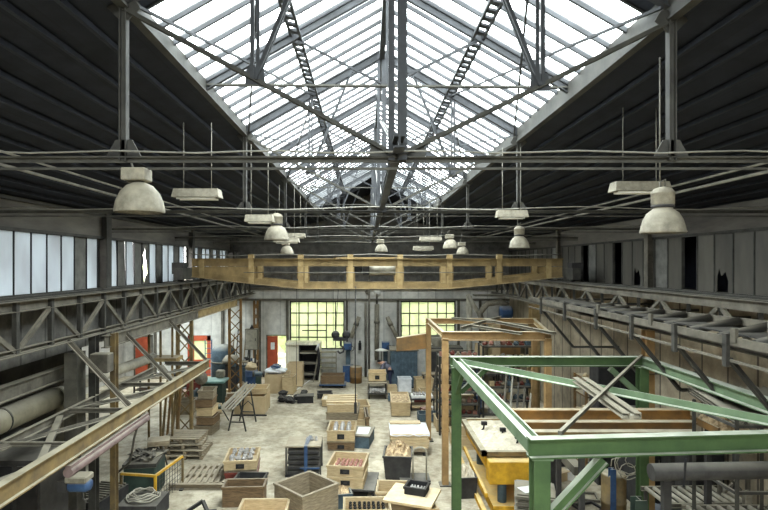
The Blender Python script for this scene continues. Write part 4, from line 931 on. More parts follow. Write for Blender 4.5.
# ---- left middle: boxes, bags, blue barrel
crate('large plain box crate standing beside the rusty post', -5.0, 23.85, 1.3, 1.3, .8, .0, CARD, name='plain_crate', rim=False)
crate('long low pale crate on the large plain box crate', -4.85, 24.0, 1.0, .9, .25, .05, WOOD, z0=.81, feet=False)
T = Thing('round_table_base', 'dark sledge base under the plain box crate', 'base', (-5.0,23.1,0), 0); T.part('runner', MB().box((0,0,.03), (1.5,.06,.06)), BLACK)
crate('cardboard box with a white bag slumped over it', -4.5, 27.6, 1.25, 1.0, .95, .1, CARD, name='cardboard_box', cat='box', rim=False, feet=False)
crate('tall narrow board box beside the cardboard box', -3.85, 27.2, .55, .8, .9, -.1, WOOD, cat='box', name='board_box')
crate('pale box with an upright panel, rearmost by the orange door', -3.75, 28.8, .8, .7, 1.25, 0, CARD, cat='box', name='board_box', rim=False)
mb = MB().blob((0,0,0), .5, (1.1,.8,.35), 2, .18, 12)
single('plastic_bag', 'slumped white plastic bag on the cardboard box', 'bag', mb, CLOTH, (-4.6,27.6,1.08), world=False)
single('rubbish_bag', 'small dark bag with a blue edge lying on the white bag', 'bag', MB().blob((0,0,0), .22, (1.3,.8,.6), 9, .25, 10), BLUE, (-4.55,27.4,1.3), world=False)
T = Thing('barrel', 'blue barrel standing among the machines beside the cardboard box', 'barrel', (-6.0,28.3,0), 0)
T.part('body', MB().lathe([(.001,0),(.3,0),(.32,.05),(.32,.3),(.335,.32),(.32,.34),(.32,.62),(.335,.64),(.32,.66),(.32,.92),(.3,.95),(.001,.95)], n=24), BLUE)
single('sack', 'tan sack heaped on top of the blue barrel', 'sack', MB().blob((0,0,0), .32, (1,.9,.7), 4, .2, 10), CARD, (-6.0,28.3,1.12), world=False)
R = random.Random(21); l0 = None
for k in range(9):
    lab = 'dark iron lump in the heap on the floor beside the plain box crate'
    if l0 is None: l0 = single('iron_lump', lab, 'iron lump', MB().blob((0,0,0), .2, (1.2,.9,.7), 6, .3, 9), BLACK, world=False, group='dark iron lumps on the floor'); o = l0
    else: o = dup(l0)
    o.location = (-3.75+R.uniform(-.45,.75), 25.8+R.uniform(-.6,.7), .12+.14*(k % 3 == 0)); o.rotation_euler = (0,0,R.uniform(0,6))
T = Thing('black_trough', 'low black trough on the floor beside the iron lumps', 'trough', (-2.85,25.4,0), .1); T.part('body', MB().box((0,0,.16), (.75,.5,.3)), BLACK); T.part('lid', MB().box((0,0,.33), (.8,.55,.04)), DARK)
# rail bundle on a trestle
T = Thing('steel_trestle', 'spindly steel trestle holding a sloping bundle of rails', 'trestle', (-4.95,21.6,0), -.1)
for xx, yy in ((-.35,-.6),(.35,-.6),(-.35,.7),(.35,.7)): T.part('leg', MB().bar((xx,yy,0), (xx*.3,yy,1.1 if yy < 0 else 1.35), .05), STEEL)
T.part('crossbar', MB().bar((-.3,-.6,.35), (.3,-.6,.35), .04).bar((-.3,.7,.4), (.3,.7,.4), .04).bar((0,-.6,1.0), (0,.7,1.2), .05), STEEL)
r0 = None
for k in range(5):
    mb = MB().chan((0,-1.5,-.12), (0,1.3,.22), .05, .04)
    if r0 is None: r0 = single('steel_rail', 'grey steel rail in the sloping bundle on the trestle', 'rail', mb, PIPEG, world=False, group='rails bundled on the trestle'); o = r0
    else: o = dup(r0)
    o.location = (-5.2+.13*(k % 4), 21.6, 1.2+.07*(k//4)); o.rotation_euler = (0,0,-.12)
# pallet heap beside laced column
pl0 = None
for k, (dx, dy, z, rz) in enumerate(((0,0,.0,.05), (.05,.05,.16,-.06), (-.1,.1,.32,.1), (-.15,.2,.5,-.02))):
    lab = 'weathered grey pallet in the heap before the ochre laced column'
    if pl0 is None:
        T = Thing('pallet', lab, 'pallet', (0,0,0), group='weathered pallets heaped by the column')
        for i in range(5): T.part('board', MB().box((0,-.45+.22*i,.13), (1.25,.15,.03)), WOODG)
        for xx in (-.55,0,.55): T.part('bearer', MB().box((xx,0,.06), (.1,1.05,.11)), WOODG)
        pl0 = T.o; o = pl0
    else: o = dup(pl0)
    o.location = (-6.05+dx, 18.4+dy, z); o.rotation_euler = (0, .0, rz)
# crates beside column behind
for k, (x, y, z, w, h, m) in enumerate(((-6.15,20.9,0,.7,.35,WOODG), (-6.1,20.9,.38,.65,.3,WOODD), (-6.15,20.95,.7,.6,.32,WOOD), (-6.18,20.9,1.05,.62,.3,WOODD), (-6.13,20.9,1.38,.56,.3,WOODG))):
    crate(['lowest','second','third','fourth','topmost'][k]+' pale crate of the tall pile behind the laced ochre column', x, y, w, .8, h, .05*k-.1, m, z0=z, feet=False)
# rusty poles leaning in the same place
for k in range(4):
    single('rusty_pole', 'rusty steel pole standing upright beside the laced ochre column', 'pole', MB().bar((0,0,0), (.12,.25,2.3+.2*(k % 2)), .07), [RUST, BROWN][k % 2], (-7.3+.17*k,19.3,0), world=False, group='rusty poles by the laced column')
# cage with yellow rail at left
T = Thing('yellow_railing', 'low yellow railing around the pit beside the slatted pallet', 'railing', (-5.65,14.4,0), world=True)
T.part('top_rail', MB().bar((-6.6,14.55,.85), (-5.62,14.4,.85), .06).bar((-5.62,14.4,.85), (-5.4,15.9,.85), .06), YELLOW)
for x, y in ((-6.6,14.55), (-5.62,14.4), (-5.4,15.9)): T.part('post', MB().bar((x,y,0), (x,y,.88), .06), YELLOW if x > -6.5 and y < 15 else RUST)
mm = MB()
for k in range(11): t = k/10; mm.bar((-5.62+.22*t,14.4+1.5*t,.02), (-5.62+.22*t,14.4+1.5*t,.83), .01)
for k in range(6): mm.bar((-5.62,14.4,.12+.13*k), (-5.4,15.9,.12+.13*k), .01)
T.part('mesh_infill', mm, STEEL)
T = Thing('green_machine_case', 'dark green machine case inside the yellow railing', 'machine', (-6.3,15.4,0), .12)
T.part('case', MB().box((0,0,.45), (.85,1.1,.9)), DGREEN, bevel=.03); T.part('hood', MB().box((0,0,.95), (.9,1.15,.1)), STEEL); T.part('sloped_slats', MB().bar((.1,-.4,1.02), (.4,.5,1.02), .3, .03), GREYST)
for k in range(14):
    lab = 'small grey scrap piece in the pile on the green machine case'
    if k == 0: s0 = single('scrap_piece', lab, 'scrap', MB().blob((0,0,0), .12, (1.5,.8,.4), 12, .3, 7), STEEL, world=False, group='scrap pieces on the green machine case'); o = s0
    else: o = dup(s0)
    o.location = (-6.3+rnd.uniform(-.35,.35), 15.5+rnd.uniform(-.45,.45), 1.06+rnd.uniform(0,.1)); o.rotation_euler = (0,0,rnd.uniform(0,6))
single('flat_box', 'flat tan wooden box lying on the scrap pile behind the yellow railing', 'box', MB().box((0,0,0), (.6,.5,.14)), WOODG, (-6.1,15.9,1.28), .3, world=False)
T = Thing('thin_stand', 'thin upright grey stand beside the yellow railing with a bent hose', 'stand', (-6.4,14.2,0), world=True)
T.part('upright', MB().bar((-6.55,14.2,0), (-6.55,14.2,2.3), .05), GREYST); T.part('hose', MB().path([(-6.55,14.2,1.0),(-6.2,14.2,1.3),(-6.1,14.2,1.9),(-6.0,14.3,2.4)], .03, 8), GREYST)
mb = MB()
for k in range(4):
    pts = [(-5.75+(.42-.05*k)*math.cos(a/14*6.28), 13.95+(.36-.04*k)*math.sin(a/14*6.28), .5+.04*k+.03*math.sin(a*2+k)) for a in range(15)]; mb.path(pts, .018, 5)
single('cable_coil', 'loose coil of pale hose lying at the bottom edge near the yellow railing', 'hose', mb, PIPEG, (-5.75,13.95,.5))
T = Thing('coil_box', 'dark shallow box holding the loose coil of hose', 'box', (-5.75,13.95,0), 0); T.part('body', MB().box((0,0,.22), (1.0,.9,.44)), DARK)
T = Thing('slat_panel', 'ribbed grey slatted panel leaning in the dark at the bottom edge', 'panel', (-6.95,14.1,0), -.2)
for k in range(9): T.part('slat', MB().box((.0,-.5+.13*k,.57), (.75,.05,.05)), GREYST)
T.part('body', MB().box((0,0,.27), (.8,1.25,.54)), DARK)
T = Thing('dark_cupboard', 'dark cupboard with a dull red panel standing below the hoist motor', 'cupboard', (-7.0,11.2,0), 0)
T.part('body', MB().box((0,0,1.3), (1.1,1.0,2.6)), DARK); T.part('door', MB().box((.3,-.52,1.9), (.4,.03,1.2)), DARKP); T.part('door', MB().box((-.25,-.52,1.9), (.5,.03,1.2)), BLACK)
T = Thing('work_bench', 'long dark bench under the fat duct', 'bench', (-7.95,8,0), 0)
T.part('top', MB().box((0,0,1.9), (.8,5,.08)), DARK)
for yy in (-2.2,2.2): T.part('leg', MB().box((0,yy,.93), (.7,.1,1.86)), DARK)

# ---- machines at far left
T = Thing('dust_tank', 'grey cylindrical tank with domed lid near the yellow lit doorway', 'tank', (-7.7,29.2,0), 0)
T.part('body', MB().lathe([(.001,.3),(.62,.3),(.62,1.85),(.5,2.05),(.2,2.15),(.001,2.15)], n=28), TEAL); T.part('band', MB().lathe([(.63,1.2),(.65,1.2),(.65,1.28),(.63,1.28)], n=28), GREYST)
for a in (0,2.1,4.2): T.part('leg', MB().box((.5*math.cos(a),.5*math.sin(a),.15), (.08,.08,.32)), STEEL)
T = Thing('ladder', 'light blue ladder standing beside the grey cylindrical tank', 'ladder', (-8.55,29.3,0), 0)
for xx in (-.18,.18): T.part('rail', MB().box((xx,0,1.2), (.04,.06,2.4)), BLUE)
for k in range(8): T.part('rung', MB().box((0,0,.25+k*.28), (.34,.03,.03)), BLUE)
T = Thing('sanding_machine', 'turquoise topped work machine before the grey tank', 'machine', (-7.1,25.3,0), 0)
T.part('base', MB().box((0,0,.5), (.9,.8,1.0)), DGREEN); T.part('table', MB().box((0,0,1.05), (1.15,.95,.1)), TURQ, bevel=.02); T.part('hood', MB().box((.2,.3,1.3), (.4,.3,.35)), LAMPG, bevel=.05)
T = Thing('machine_vise', 'white hooded machine with a round cover behind the laced columns', 'machine', (-6.9,27.7,0), 0)
T.part('stand', MB().box((0,0,.7), (.5,.5,1.4)), DARK); T.part('hood', MB().lathe([(.001,.35),(.3,.3),(.45,.1),(.48,0),(.001,0)], (0,0,1.5), 20), LAMPG); T.part('head', MB().box((.1,-.2,1.45), (.35,.4,.3)), TEAL)
T = Thing('hanging_cabinet', 'grey switch cabinet on a post with a small lamp on top', 'cabinet', (-6.0,28.4,0), 0)
T.part('case', MB().box((.0,0,2.55), (.66,.35,1.1)), GREYST, bevel=.01); dr = T.part('door', MB().box((0,-.18,2.55), (.6,.02,1.02)), PIPEG); T.part('handle', MB().box((.22,-.2,2.55), (.03,.03,.14)), BLACK, dr)
T.part('post', MB().box((-.15,.1,1.0), (.09,.09,2.0)).box((.15,.1,1.0), (.09,.09,2.0)), STEEL); T.part('signal_lamp', MB().lathe([(.001,0),(.12,0),(.06,.12),(.03,.2),(.001,.2)], (0,0,3.1), 12), BLACK)
T = Thing('tool_grinder', 'bench grinder on a pedestal beside the rusty laced column', 'grinder', (-5.35,26.9,0), 0)
T.part('pedestal', MB().box((0,0,.45), (.25,.25,.9)), DGREEN); T.part('motor', MB().lathe([(.001,-.18),(.13,-.18),(.13,.18),(.001,.18)], (0,0,1.02), 14, 'X'), TEAL)
for xx in (-.26,.26): T.part('grinding_wheel', MB().lathe([(.001,-.03),(.15,-.03),(.15,.03),(.001,.03)], (xx,0,1.02), 16, 'X'), DARK)
jl = [('small crate','brown box of oily parts'), ]
R = random.Random(33)
for k, (x, y, w, h, m, lab) in enumerate(((-8.4,26.8,.8,.7,REDD,'dull red box on the aisle floor near the turquoise machine'), (-7.9,23.6,.9,.6,WOODG,'weathered box between the laced columns at left'), (-9.4,28,1.2,1.0,DARK,'dark bench box before the yellow lit doorway'), (-6.6,23.2,.6,.45,CARD,'small tan box on the floor near the tall crate pile'), (-6.9,29.6,.7,.9,TEAL,'teal cupboard box behind the white hooded machine'), (-5.6,25.0,.4,.4,BLUE,'small blue box beside the large plain crate'), (-6.1,24.5,.5,.55,WOODD,'brown box under the grinder near the laced column'))):
    crate(lab, x, y, w, .7, h, R.uniform(-.2,.2), m, cat='box', name='storage_box', rim=False)
T = Thing('barrow', 'overturned steel barrow frame in the left aisle near the rail trestle', 'barrow', (-6.3,22.0,0), .4)
T.part('frame', MB().path([(-.5,0,.1),(-.3,0,.7),(.4,0,.6),(.7,0,.05)], .03, 6).path([(-.5,.4,.1),(-.3,.4,.7),(.4,.4,.6),(.7,.4,.05)], .03, 6), STEEL); T.part('tray', MB().box((.05,.2,.62), (.7,.5,.12)), DGREEN)
for k, (x, y, sc_) in enumerate(((-5.0,22.9,1.0), (-6.7,17.4,.8))):
    single('steel_hoop', ['bent steel hoop leaning by the trestle','bent steel hoop beside the pallet heap'][k], 'hoop', MB().path([(x-.3,y,0),(x-.2,y,.5*sc_),(x,y,.7*sc_),(x+.2,y,.5*sc_),(x+.3,y,0)], .025, 6), STEEL, (x,y,0))

# ================================================================ FAR WALL
T = Thing('spray_cabinet', 'cream panelled spray cabinet with a dark open front', 'cabinet', (-3.4,30.2,0), 0)
T.part('side_panel', MB().box((-.68,-.3,1.0), (.72,.08,2.0)), CREAM); T.part('side_panel', MB().box((-1.02,.2,1.0), (.05,1.0,2.0)), CREAM)
T.part('roof', MB().box((-.1,.1,2.08), (1.95,1.1,.1)), CREAM); T.part('interior', MB().box((.17,.62,1.0), (1.05,.04,2.0)).box((-.3,.15,1.0), (.04,.9,2.0)), BLACK)
for z in (.35,.95,1.55): T.part('shelf', MB().box((.2,.15,z), (.95,.8,.06)), [GREYST, PIPEG, DARK][int(z) % 3])
T.part('right_panel', MB().box((.83,.1,1.0), (.06,1.0,2.0)), CREAM)
T.part('curtain', MB().path([(.72,-.35,2.0),(.8,-.4,1.5),(.8,-.4,.9),(.7,-.38,.1)], .08, 10), BLACK)
single('paper_roll', 'white rolled sheet hung on the corner of the cream cabinet', 'roll', MB().tube((-.05,0,0), (.1,0,.35), .06, 8), CLOTH, (-2.7,29.75,1.75), world=False)
T = Thing('wire_rack', 'white wire mesh rack beside the cream cabinet', 'rack', (-2.1,29.9,0), 0)
for xx in (-.55,.45): T.part('post', MB().box((xx,0,.85), (.05,.05,1.7)), LAMPG)
for z in (.7,1.0,1.3,1.6): T.part('wire_shelf', MB().box((-.05,.15,z), (1.0,.5,.03)), LAMPG)
T.part('brace', MB().bar((-.8,-.05,0), (-.5,-.05,1.7), .07), LAMPG)
crate('long brown wooden trolley box before the wire rack', -1.75, 28.6, 1.2, .8, .45, 0, WOODD, z0=.22, name='trolley_box')
T = Thing('trolley', 'dark low trolley under the long brown box', 'trolley', (-1.75,28.6,0), 0); T.part('deck', MB().box((0,0,.18), (1.4,.9,.06)), BLUE)
for xx in (-.5,.5): T.part('wheel', MB().lathe([(.001,-.04),(.09,-.04),(.09,.04),(.001,.04)], (xx,-.3,.09), 12, 'X'), BLACK)
single('clock_fan', 'white round fan cover high on the far wall above the windows', 'wall fan', MB().lathe([(.001,-.06),(.1,-.08),(.2,-.02),(.21,0),(.21,.05)], (.65,YE-.1,4.85), 24, 'Y'), LAMPW, (.65,YE-.1,4.85))
single('clock_fan', 'small grey round vent beside the white fan cover', 'wall fan', MB().lathe([(.001,-.04),(.14,-.04),(.15,0),(.15,.05)], (.1,YE-.1,4.88), 20, 'Y'), GREYST, (.1,YE-.1,4.88))
T = Thing('wall_pipes', 'grey vertical pipes with a white flue between the two far windows', 'pipes', (.4,YE-.3,0), world=True)
T.part('pipe', MB().tube((-.02,YE-.25,0), (-.02,YE-.25,4.3), .07, 10), GREYST); T.part('pipe', MB().tube((.18,YE-.25,0), (.18,YE-.25,5.6), .06, 10), GREYST)
T.part('flue', MB().tube((.62,YE-.3,1.0), (.62,YE-.3,4.2), .13, 14), LAMPG); T.part('flue_collar', MB().tube((.62,YE-.3,3.1), (.62,YE-.3,3.25), .17, 14), GREYST); T.part('pipe', MB().tube((.62,YE-.3,4.2), (.62,YE-.3,4.8), .06, 10), GREYST)
def chute(label, x, dx, y):
    T = Thing('extraction_arm', label, 'extraction arm', (x,y,0), 0)
    T.part('tube', MB().tube((dx,0,3.5), (0,-.3,2.35), .12, 14), LAMPG); T.part('collar', MB().tube((dx*.75,-.08,3.2), (dx*.6,-.12,3.02), .15, 14), GREYST)
    T.part('bracket', MB().box((dx,.1,3.4), (.1,.3,.1)), STEEL)
chute('white slanting extraction arm beside the wide far window', -.85, .45, 30.6); chute('white slanting extraction arm leaning towards the leafy window', 1.75, -.55, 30.6)
def press(label, x, y, m, w=.55):
    T = Thing('blue_press', label, 'machine', (x,y,0), 0)
    T.part('base', MB().box((0,0,.45), (w,.6,.9)), m); T.part('column', MB().box((0,.15,1.4), (w*.45,.25,1.1)), TEAL); hd = T.part('head', MB().box((0,-.05,1.95), (w*.75,.5,.4)), BLUE, bevel=.03)
    T.part('handwheel', MB().lathe([(.12,-.02),(.15,0),(.12,.02)], (.2,-.33,1.85), 14, 'Y'), BLACK, hd)
press('tall blue press below the first white extraction arm', -1.0, 30.0, BLUE); press('blue grey press below the second white extraction arm', 1.1, 30.4, TEAL)
T = Thing('lamp_stand', 'thin pole with a white shade beside the worker', 'work lamp', (.85,29.9,0), 0)
T.part('pole', MB().tube((0,0,0), (0,0,1.75), .03, 8), STEEL); T.part('shade', MB().lathe([(.001,.12),(.1,.1),(.38,0),(.001,0)], (0,0,1.72), 20), LAMPW)
T = Thing('container', 'dark teal ribbed container behind the worker', 'container', (2.0,28.9,0), 0)
T.part('body', MB().box((0,0,1.0), (1.4,1.3,1.9)), TEAL); mm = MB()
for k in range(8): mm.box((-.62+.177*k,-.665,1.0), (.06,.04,1.8))
T.part('ribs', mm, TEAL, kind='stuff'); T.part('base', MB().box((0,0,.03), (1.3,1.2,.06)), BLACK); T.part('lid', MB().box((0,0,1.98), (1.5,1.4,.06)), GREYST)
T = Thing('fire_extinguisher', 'small dark extinguisher hung on the far wall beside the wide window', 'extinguisher', (-.35,YE-.25,1.55), 0)
T.part('cylinder', MB().lathe([(.001,0),(.09,0),(.09,.4),(.04,.48),(.001,.5)], n=12), BLACK); T.part('valve', MB().box((0,-.04,.52), (.12,.05,.06)), BLACK)
single('brown_barrel', 'rusty brown barrel standing before the grey wall pipes', 'barrel', MB().lathe([(.001,0),(.32,0),(.33,.3),(.34,.31),(.33,.33),(.33,.85),(.3,.9),(.001,.9)], n=24), BROWN, (-.55,29.6,0), world=False)
# rows right of the worker
rows = [ (2.55,25.2,.6,.55,.35,REDD,0,'dull red box on the black table beyond the aisle'), (1.95,27.4,.65,.6,.75,CLOTH,0,'white box standing behind the long narrow crate'),
 (1.3,27.2,.5,.5,.4,CARD,0,'small tan box at the side of the worker'), (1.35,25.7,.6,.6,.3,TEAL,0,'grey shallow box before the small tan box'), (2.9,26.4,.6,.6,.4,WOOD,0,'pale box behind the dull red one'),
 (3.5,25.6,.7,.6,.5,WOODG,0,'weathered box beyond the black table'), (2.55,22.4,.8,.6,.35,TEAL,0,'teal box near the slim tan post'), (3.1,21.3,.75,.9,.5,CARD,0,'plain tan box between the slim post and the crate heap')]
for x, y, w, d, h, m, z, lab in rows: crate(lab, x, y, w, d, h, rnd.uniform(-.1,.1), m, z0=z, name='storage_box', cat='box', rim=h > .4)
T = Thing('black_table', 'black low table with white edged trays beyond the aisle', 'table', (2.5,24.3,0), 0)
T.part('top', MB().box((0,0,.5), (1.1,.9,.05)), BLACK)
for xx in (-.5,.5):
    for yy in (-.4,.4): T.part('leg', MB().box((xx,yy,.24), (.05,.05,.48)), BLACK)
T.part('tray', MB().box((0,-.1,.6), (.95,.6,.1)), PAPER); T.part('lower_tray', MB().box((0,-.1,.18), (.95,.7,.08)), WOOD)
castings('pale casting lying in the tray on the black low table', 'castings on the black low table', 2.5, 24.2, .66, .85, .5, 6, 3, 0, 'lump', .06)
castings('white casting on the floor in the row beside the long narrow crate', 'castings in rows on the floor', 1.75, 26.2, .0, .9, .9, 6, 6, 0, 'cyl', .055)
# heap of light crates behind the yellow machine
for k, (x, y, z, w, h, d) in enumerate(((3.9,22.6,0,1.15,.45,1.2), (4.0,22.7,.46,1.1,.35,1.1), (3.9,22.7,.82,1.0,.3,1.0), (3.75,24.4,0,1.0,.6,.9), (3.7,24.4,.61,.9,.35,.8), (3.6,19.4,0,1.1,.5,1.0), (3.65,19.4,.51,1.0,.3,.9), (2.95,27.6,0,.9,.7,.7))):
    crate(['bottom crate of the pale pile behind the yellow machine','middle crate of the pale pile behind the yellow machine','top crate of the pale pile behind the yellow machine','lower pale crate in the rear pair behind the yellow machine','upper pale crate in the rear pair behind the yellow machine','lower pale crate nearest the far end of the yellow machine','upper pale crate nearest the far end of the yellow machine','single pale crate near the teal container'][k], x, y, w, d, h, (k*.37 % .2)-.1, WOOD if k % 3 else CARD, z0=z, feet=False, fill=('sand', .05, .05, SAND) if k in (2, 6) else None)
# ================================================================ YELLOW MACHINE
T = Thing('moulding_table', 'long yellow moulding machine with a sand filled table top', 'machine', (4.0,15.7,0), world=True)
T.part('trough', MB().add([(3.2,14.45,1.05),(4.9,14.45,1.05),(4.9,17.2,1.05),(3.2,17.2,1.05),(3.12,14.35,1.5),(5.0,14.35,1.5),(5.0,17.3,1.5),(3.12,17.3,1.5)], [(3,2,1,0),(4,5,6,7),(0,1,5,4),(1,2,6,5),(2,3,7,6),(3,0,4,7)]), YELLOW)
T.part('top_frame', MB().box2((3.05,14.25,1.42), (3.2,17.4,1.54)).box2((4.9,14.25,1.42), (5.05,17.4,1.54)).box2((3.05,14.25,1.42), (5.05,14.4,1.54)).box2((3.05,17.28,1.42), (5.05,17.42,1.54)), RUST)
T.part('sand_bed', MB().heap(4.05,15.82,1.7,2.86,1.5,.14,16,seed=3,rough=.25), SAND, kind='stuff')
T.part('front_box', MB().box2((3.2,13.98,.78), (4.95,14.4,1.38)), YELLOW, bevel=.02); T.part('inner_slab', MB().box2((3.35,14.2,1.12), (4.9,14.45,1.3)), YELLOW)
T.part('side_rail', MB().bar((3.1,13.9,.55), (3.15,17.3,.62), .07, .1), YELLOW); T.part('floor_rail', MB().bar((3.05,13.8,.1), (3.1,18.2,.1), .12, .12), YELLOW)
for x, y in ((3.6,14.3), (4.7,14.3), (3.6,17.0), (4.7,17.0)): T.part('leg', MB().tube((x,y,.0), (x,y,1.05), .12, 12), TEAL)
T.part('base', MB().box2((3.3,14.0,.0), (4.9,17.2,.22)), YELLOW)
for (x, y) in ((3.9,15.4), (4.15,14.75), (3.5,16.0)):
    T.part('clamp', MB().box((x,y,1.78), (.16,.1,.1)).path([(x,y,1.75),(x-.02,y,1.62),(x-.1,y,1.56),(x-.06,y,1.5)], .025, 6), BLACK)
T.part('mould_mound', MB().add([(3.5,14.6,1.52),(4.7,14.6,1.52),(4.7,15.9,1.52),(3.5,15.9,1.52),(3.9,14.9,1.72),(4.5,14.9,1.72),(4.5,15.6,1.72),(4.0,15.6,1.72)], [(4,5,6,7),(0,1,5,4),(1,2,6,5),(2,3,7,6),(3,0,4,7),(3,2,1,0)]), SAND)
tub('small dark steel bin of pale sand beside the yellow machine', 2.78, 15.2, .58, .62, .6, .08, DARK, SAND, name='sand_bin', fh=.28)
single('rubbish_bag', 'crumpled dark bag behind the small bin of pale sand', 'bag', MB().blob((0,0,0), .28, (1,1,.8), 14, .3, 10), TEAL, (2.95,16.0,.2), world=False)
single('thin_post', 'thin dark post standing by the long side of the yellow machine', 'post', MB().bar((2.78,16.1,0), (2.78,16.1,1.35), .03), STEEL, (2.78,16.1,0))
# stack of plates beside the gantry post
s0 = None
for k in range(7):
    lab = 'grey edged plate in the stack beside the near green post'
    if s0 is None:
        s0 = single('mould_plate', lab, 'plate', MB().box((0,0,0), (.95,1.0,.07)).box((0,0,.05), (.85,.9,.04)), GREYST, world=False, group='plates stacked by the green post'); o = s0
    else: o = dup(s0)
    o.location = (4.1+.01*(k % 2), 13.1, .06+.155*k); o.rotation_euler = (0,0,-.25+.01*(k % 3))
single('paper_sheet', 'white paper lying on the plate stack beside the near green post', 'paper', MB().box((0,0,0), (.5,.35,.006)), PAPER, (3.95,13.0,1.082), .3, world=False)
def stack_post(label, x, y, h, m, w=.12): single('upright_post', label, 'post', MB().ibeam((x,y,0), (x,y,h), w, w, .02, up=(0,1,0)), m, (x,y,0))
stack_post('short blue post just behind the near green gantry post', 4.75, 14.2, 1.1, BLUE, .16)
stack_post('blue post standing alone under the green near beam', 6.2, 13.6, 1.35, BLUE, .14)
stack_post('thin brown post under the near beam, behind the square tube', 5.55, 13.9, 1.7, REDD, .1)
stack_post('dark green short post under the grey lying tube', 5.35, 10.6, 1.9, DGREEN, .22)
stack_post('pale square post near the far end of the grey lying tube', 7.55, 10.7, 2.0, LAMPG, .12)
T = Thing('square_tube', 'pale square steel tube poking towards the camera beside the blue post', 'steel tube', (5.0,13,1.6), world=True)
T.part('tube', MB().sec((4.75,14.4,1.95), (4.85,12.3,1.78), [(-.11,-.1),(.11,-.1),(.11,.1),(-.11,.1)]).sec((4.85,12.3,1.78), (4.85,12.31,1.78), [(-.08,-.07),(.08,-.07),(.08,.07),(-.08,.07)]), GREYST)
T.part('saddle', MB().box2((4.65,14.1,1.4), (5.1,14.5,2.1)), PIPEG); T.part('stand', MB().box2((4.75,13.9,0), (4.95,14.1,1.85)), DARK)
T = Thing('grey_tube', 'thick dark grey tube slung level under the near green beam', 'tube', (6,9,2.3), world=True)
T.part('tube', MB().tube((4.75,9.0,3.03), (7.9,9.0,3.09), .14, 16), DARK)
for x in (5.25,7.4): T.part('sling', MB().bar((x-.05,8.84,2.85), (x+.02,8.9,3.3), .03, .02), BLACK)
for x in (5.0, 7.7): T.part('stand', MB().bar((x,9.0,0), (x,9.0,2.9), .12), DARK)
# roller tables
def roller_table(label, x, y, w, d, z, rz=0, n=9):
    T = Thing('roller_table', label, 'roller table', (x,y,0), rz)
    for yy in (-d/2, d/2): T.part('rail', MB().chan((-w/2,yy,z), (w/2,yy,z), .1, .05), GREYST)
    for k in range(n): xx = -w/2+w*(k+.5)/n; T.part('roller', MB().tube((xx,-d/2+.03,z+.02), (xx,d/2-.03,z+.02), .045, 10), PIPEG)
    for xx in (-w/2+.1, w/2-.1):
        for yy in (-d/2, d/2): T.part('leg', MB().bar((xx,yy,0), (xx,yy,z-.04), .06), STEEL)
roller_table('long roller table in the dark under the grey tube, rear of two', 7.0, 11.5, 1.85, .85, 1.55, .03, 10)
roller_table('long roller table in the dark under the grey tube, front of two', 7.1, 10.2, 1.8, .8, 1.72, .0, 9)
T = Thing('steel_drum', 'ochre rusty drum standing behind the dark green short post', 'drum', (6.35,12.95+.9,0), 0)
T.part('body', MB().lathe([(.001,0),(.3,0),(.3,.4),(.315,.42),(.3,.44),(.3,1.1),(.28,1.15),(.001,1.15)], n=24), RUST)
mb = MB(); R = random.Random(2)
for k in range(5):
    c_ = (6.2+R.uniform(-.15,.15), 12.7, 1.7+R.uniform(-.2,.2)); r_ = R.uniform(.15,.3); ph = R.uniform(0,6)
    mb.path([(c_[0]+r_*math.cos(ph+a*.45)*(1+.05*a), c_[1]+.02*a*R.random(), c_[2]+r_*1.2*math.sin(ph+a*.45)) for a in range(14)], .012, 5)
single('cable_tangle', 'tangle of pale cable hanging behind the green knee brace', 'cable', mb, PIPEG, (6.2,12.7,1.3))
for k, (x, y, rz) in enumerate(((5.3,14.9,.5), (6.1,15.0,-.2), (5.9,14.3,.3), (5.1,15.8,0))):
    T = Thing('scrap_ring', ['black rectangular frame lying on the floor under the knee brace','grey frame lying behind the lone blue post','small bent frame lying nearest the lone blue post','dark frame lying at the wall side of the yellow machine'][k], 'frame', (x,y,0), rz)
    T.part('frame', MB().bar((-.3,-.25,.05), (.3,-.25,.05), .06).bar((-.3,.25,.05), (.3,.25,.05), .06).bar((-.3,-.28,.05), (-.3,.28,.05), .06).bar((.3,-.28,.05), (.3,.28,.05), .06), BLACK if k % 2 == 0 else GREYST)
T = Thing('lattice_trestle', 'pale lattice trestle in the dark beside the conveyor column', 'trestle', (7.9,11.6,0), 0)
for xx in (-.3,.3): T.part('post', MB().bar((xx,0,0), (xx,0,2.2), .07), GREYST)
for k in range(3): T.part('brace', MB().bar((-.3,0,.2+.65*k), (.3,0,.8+.65*k), .05).bar((.3,0,.2+.65*k), (-.3,0,.8+.65*k), .05), GREYST)
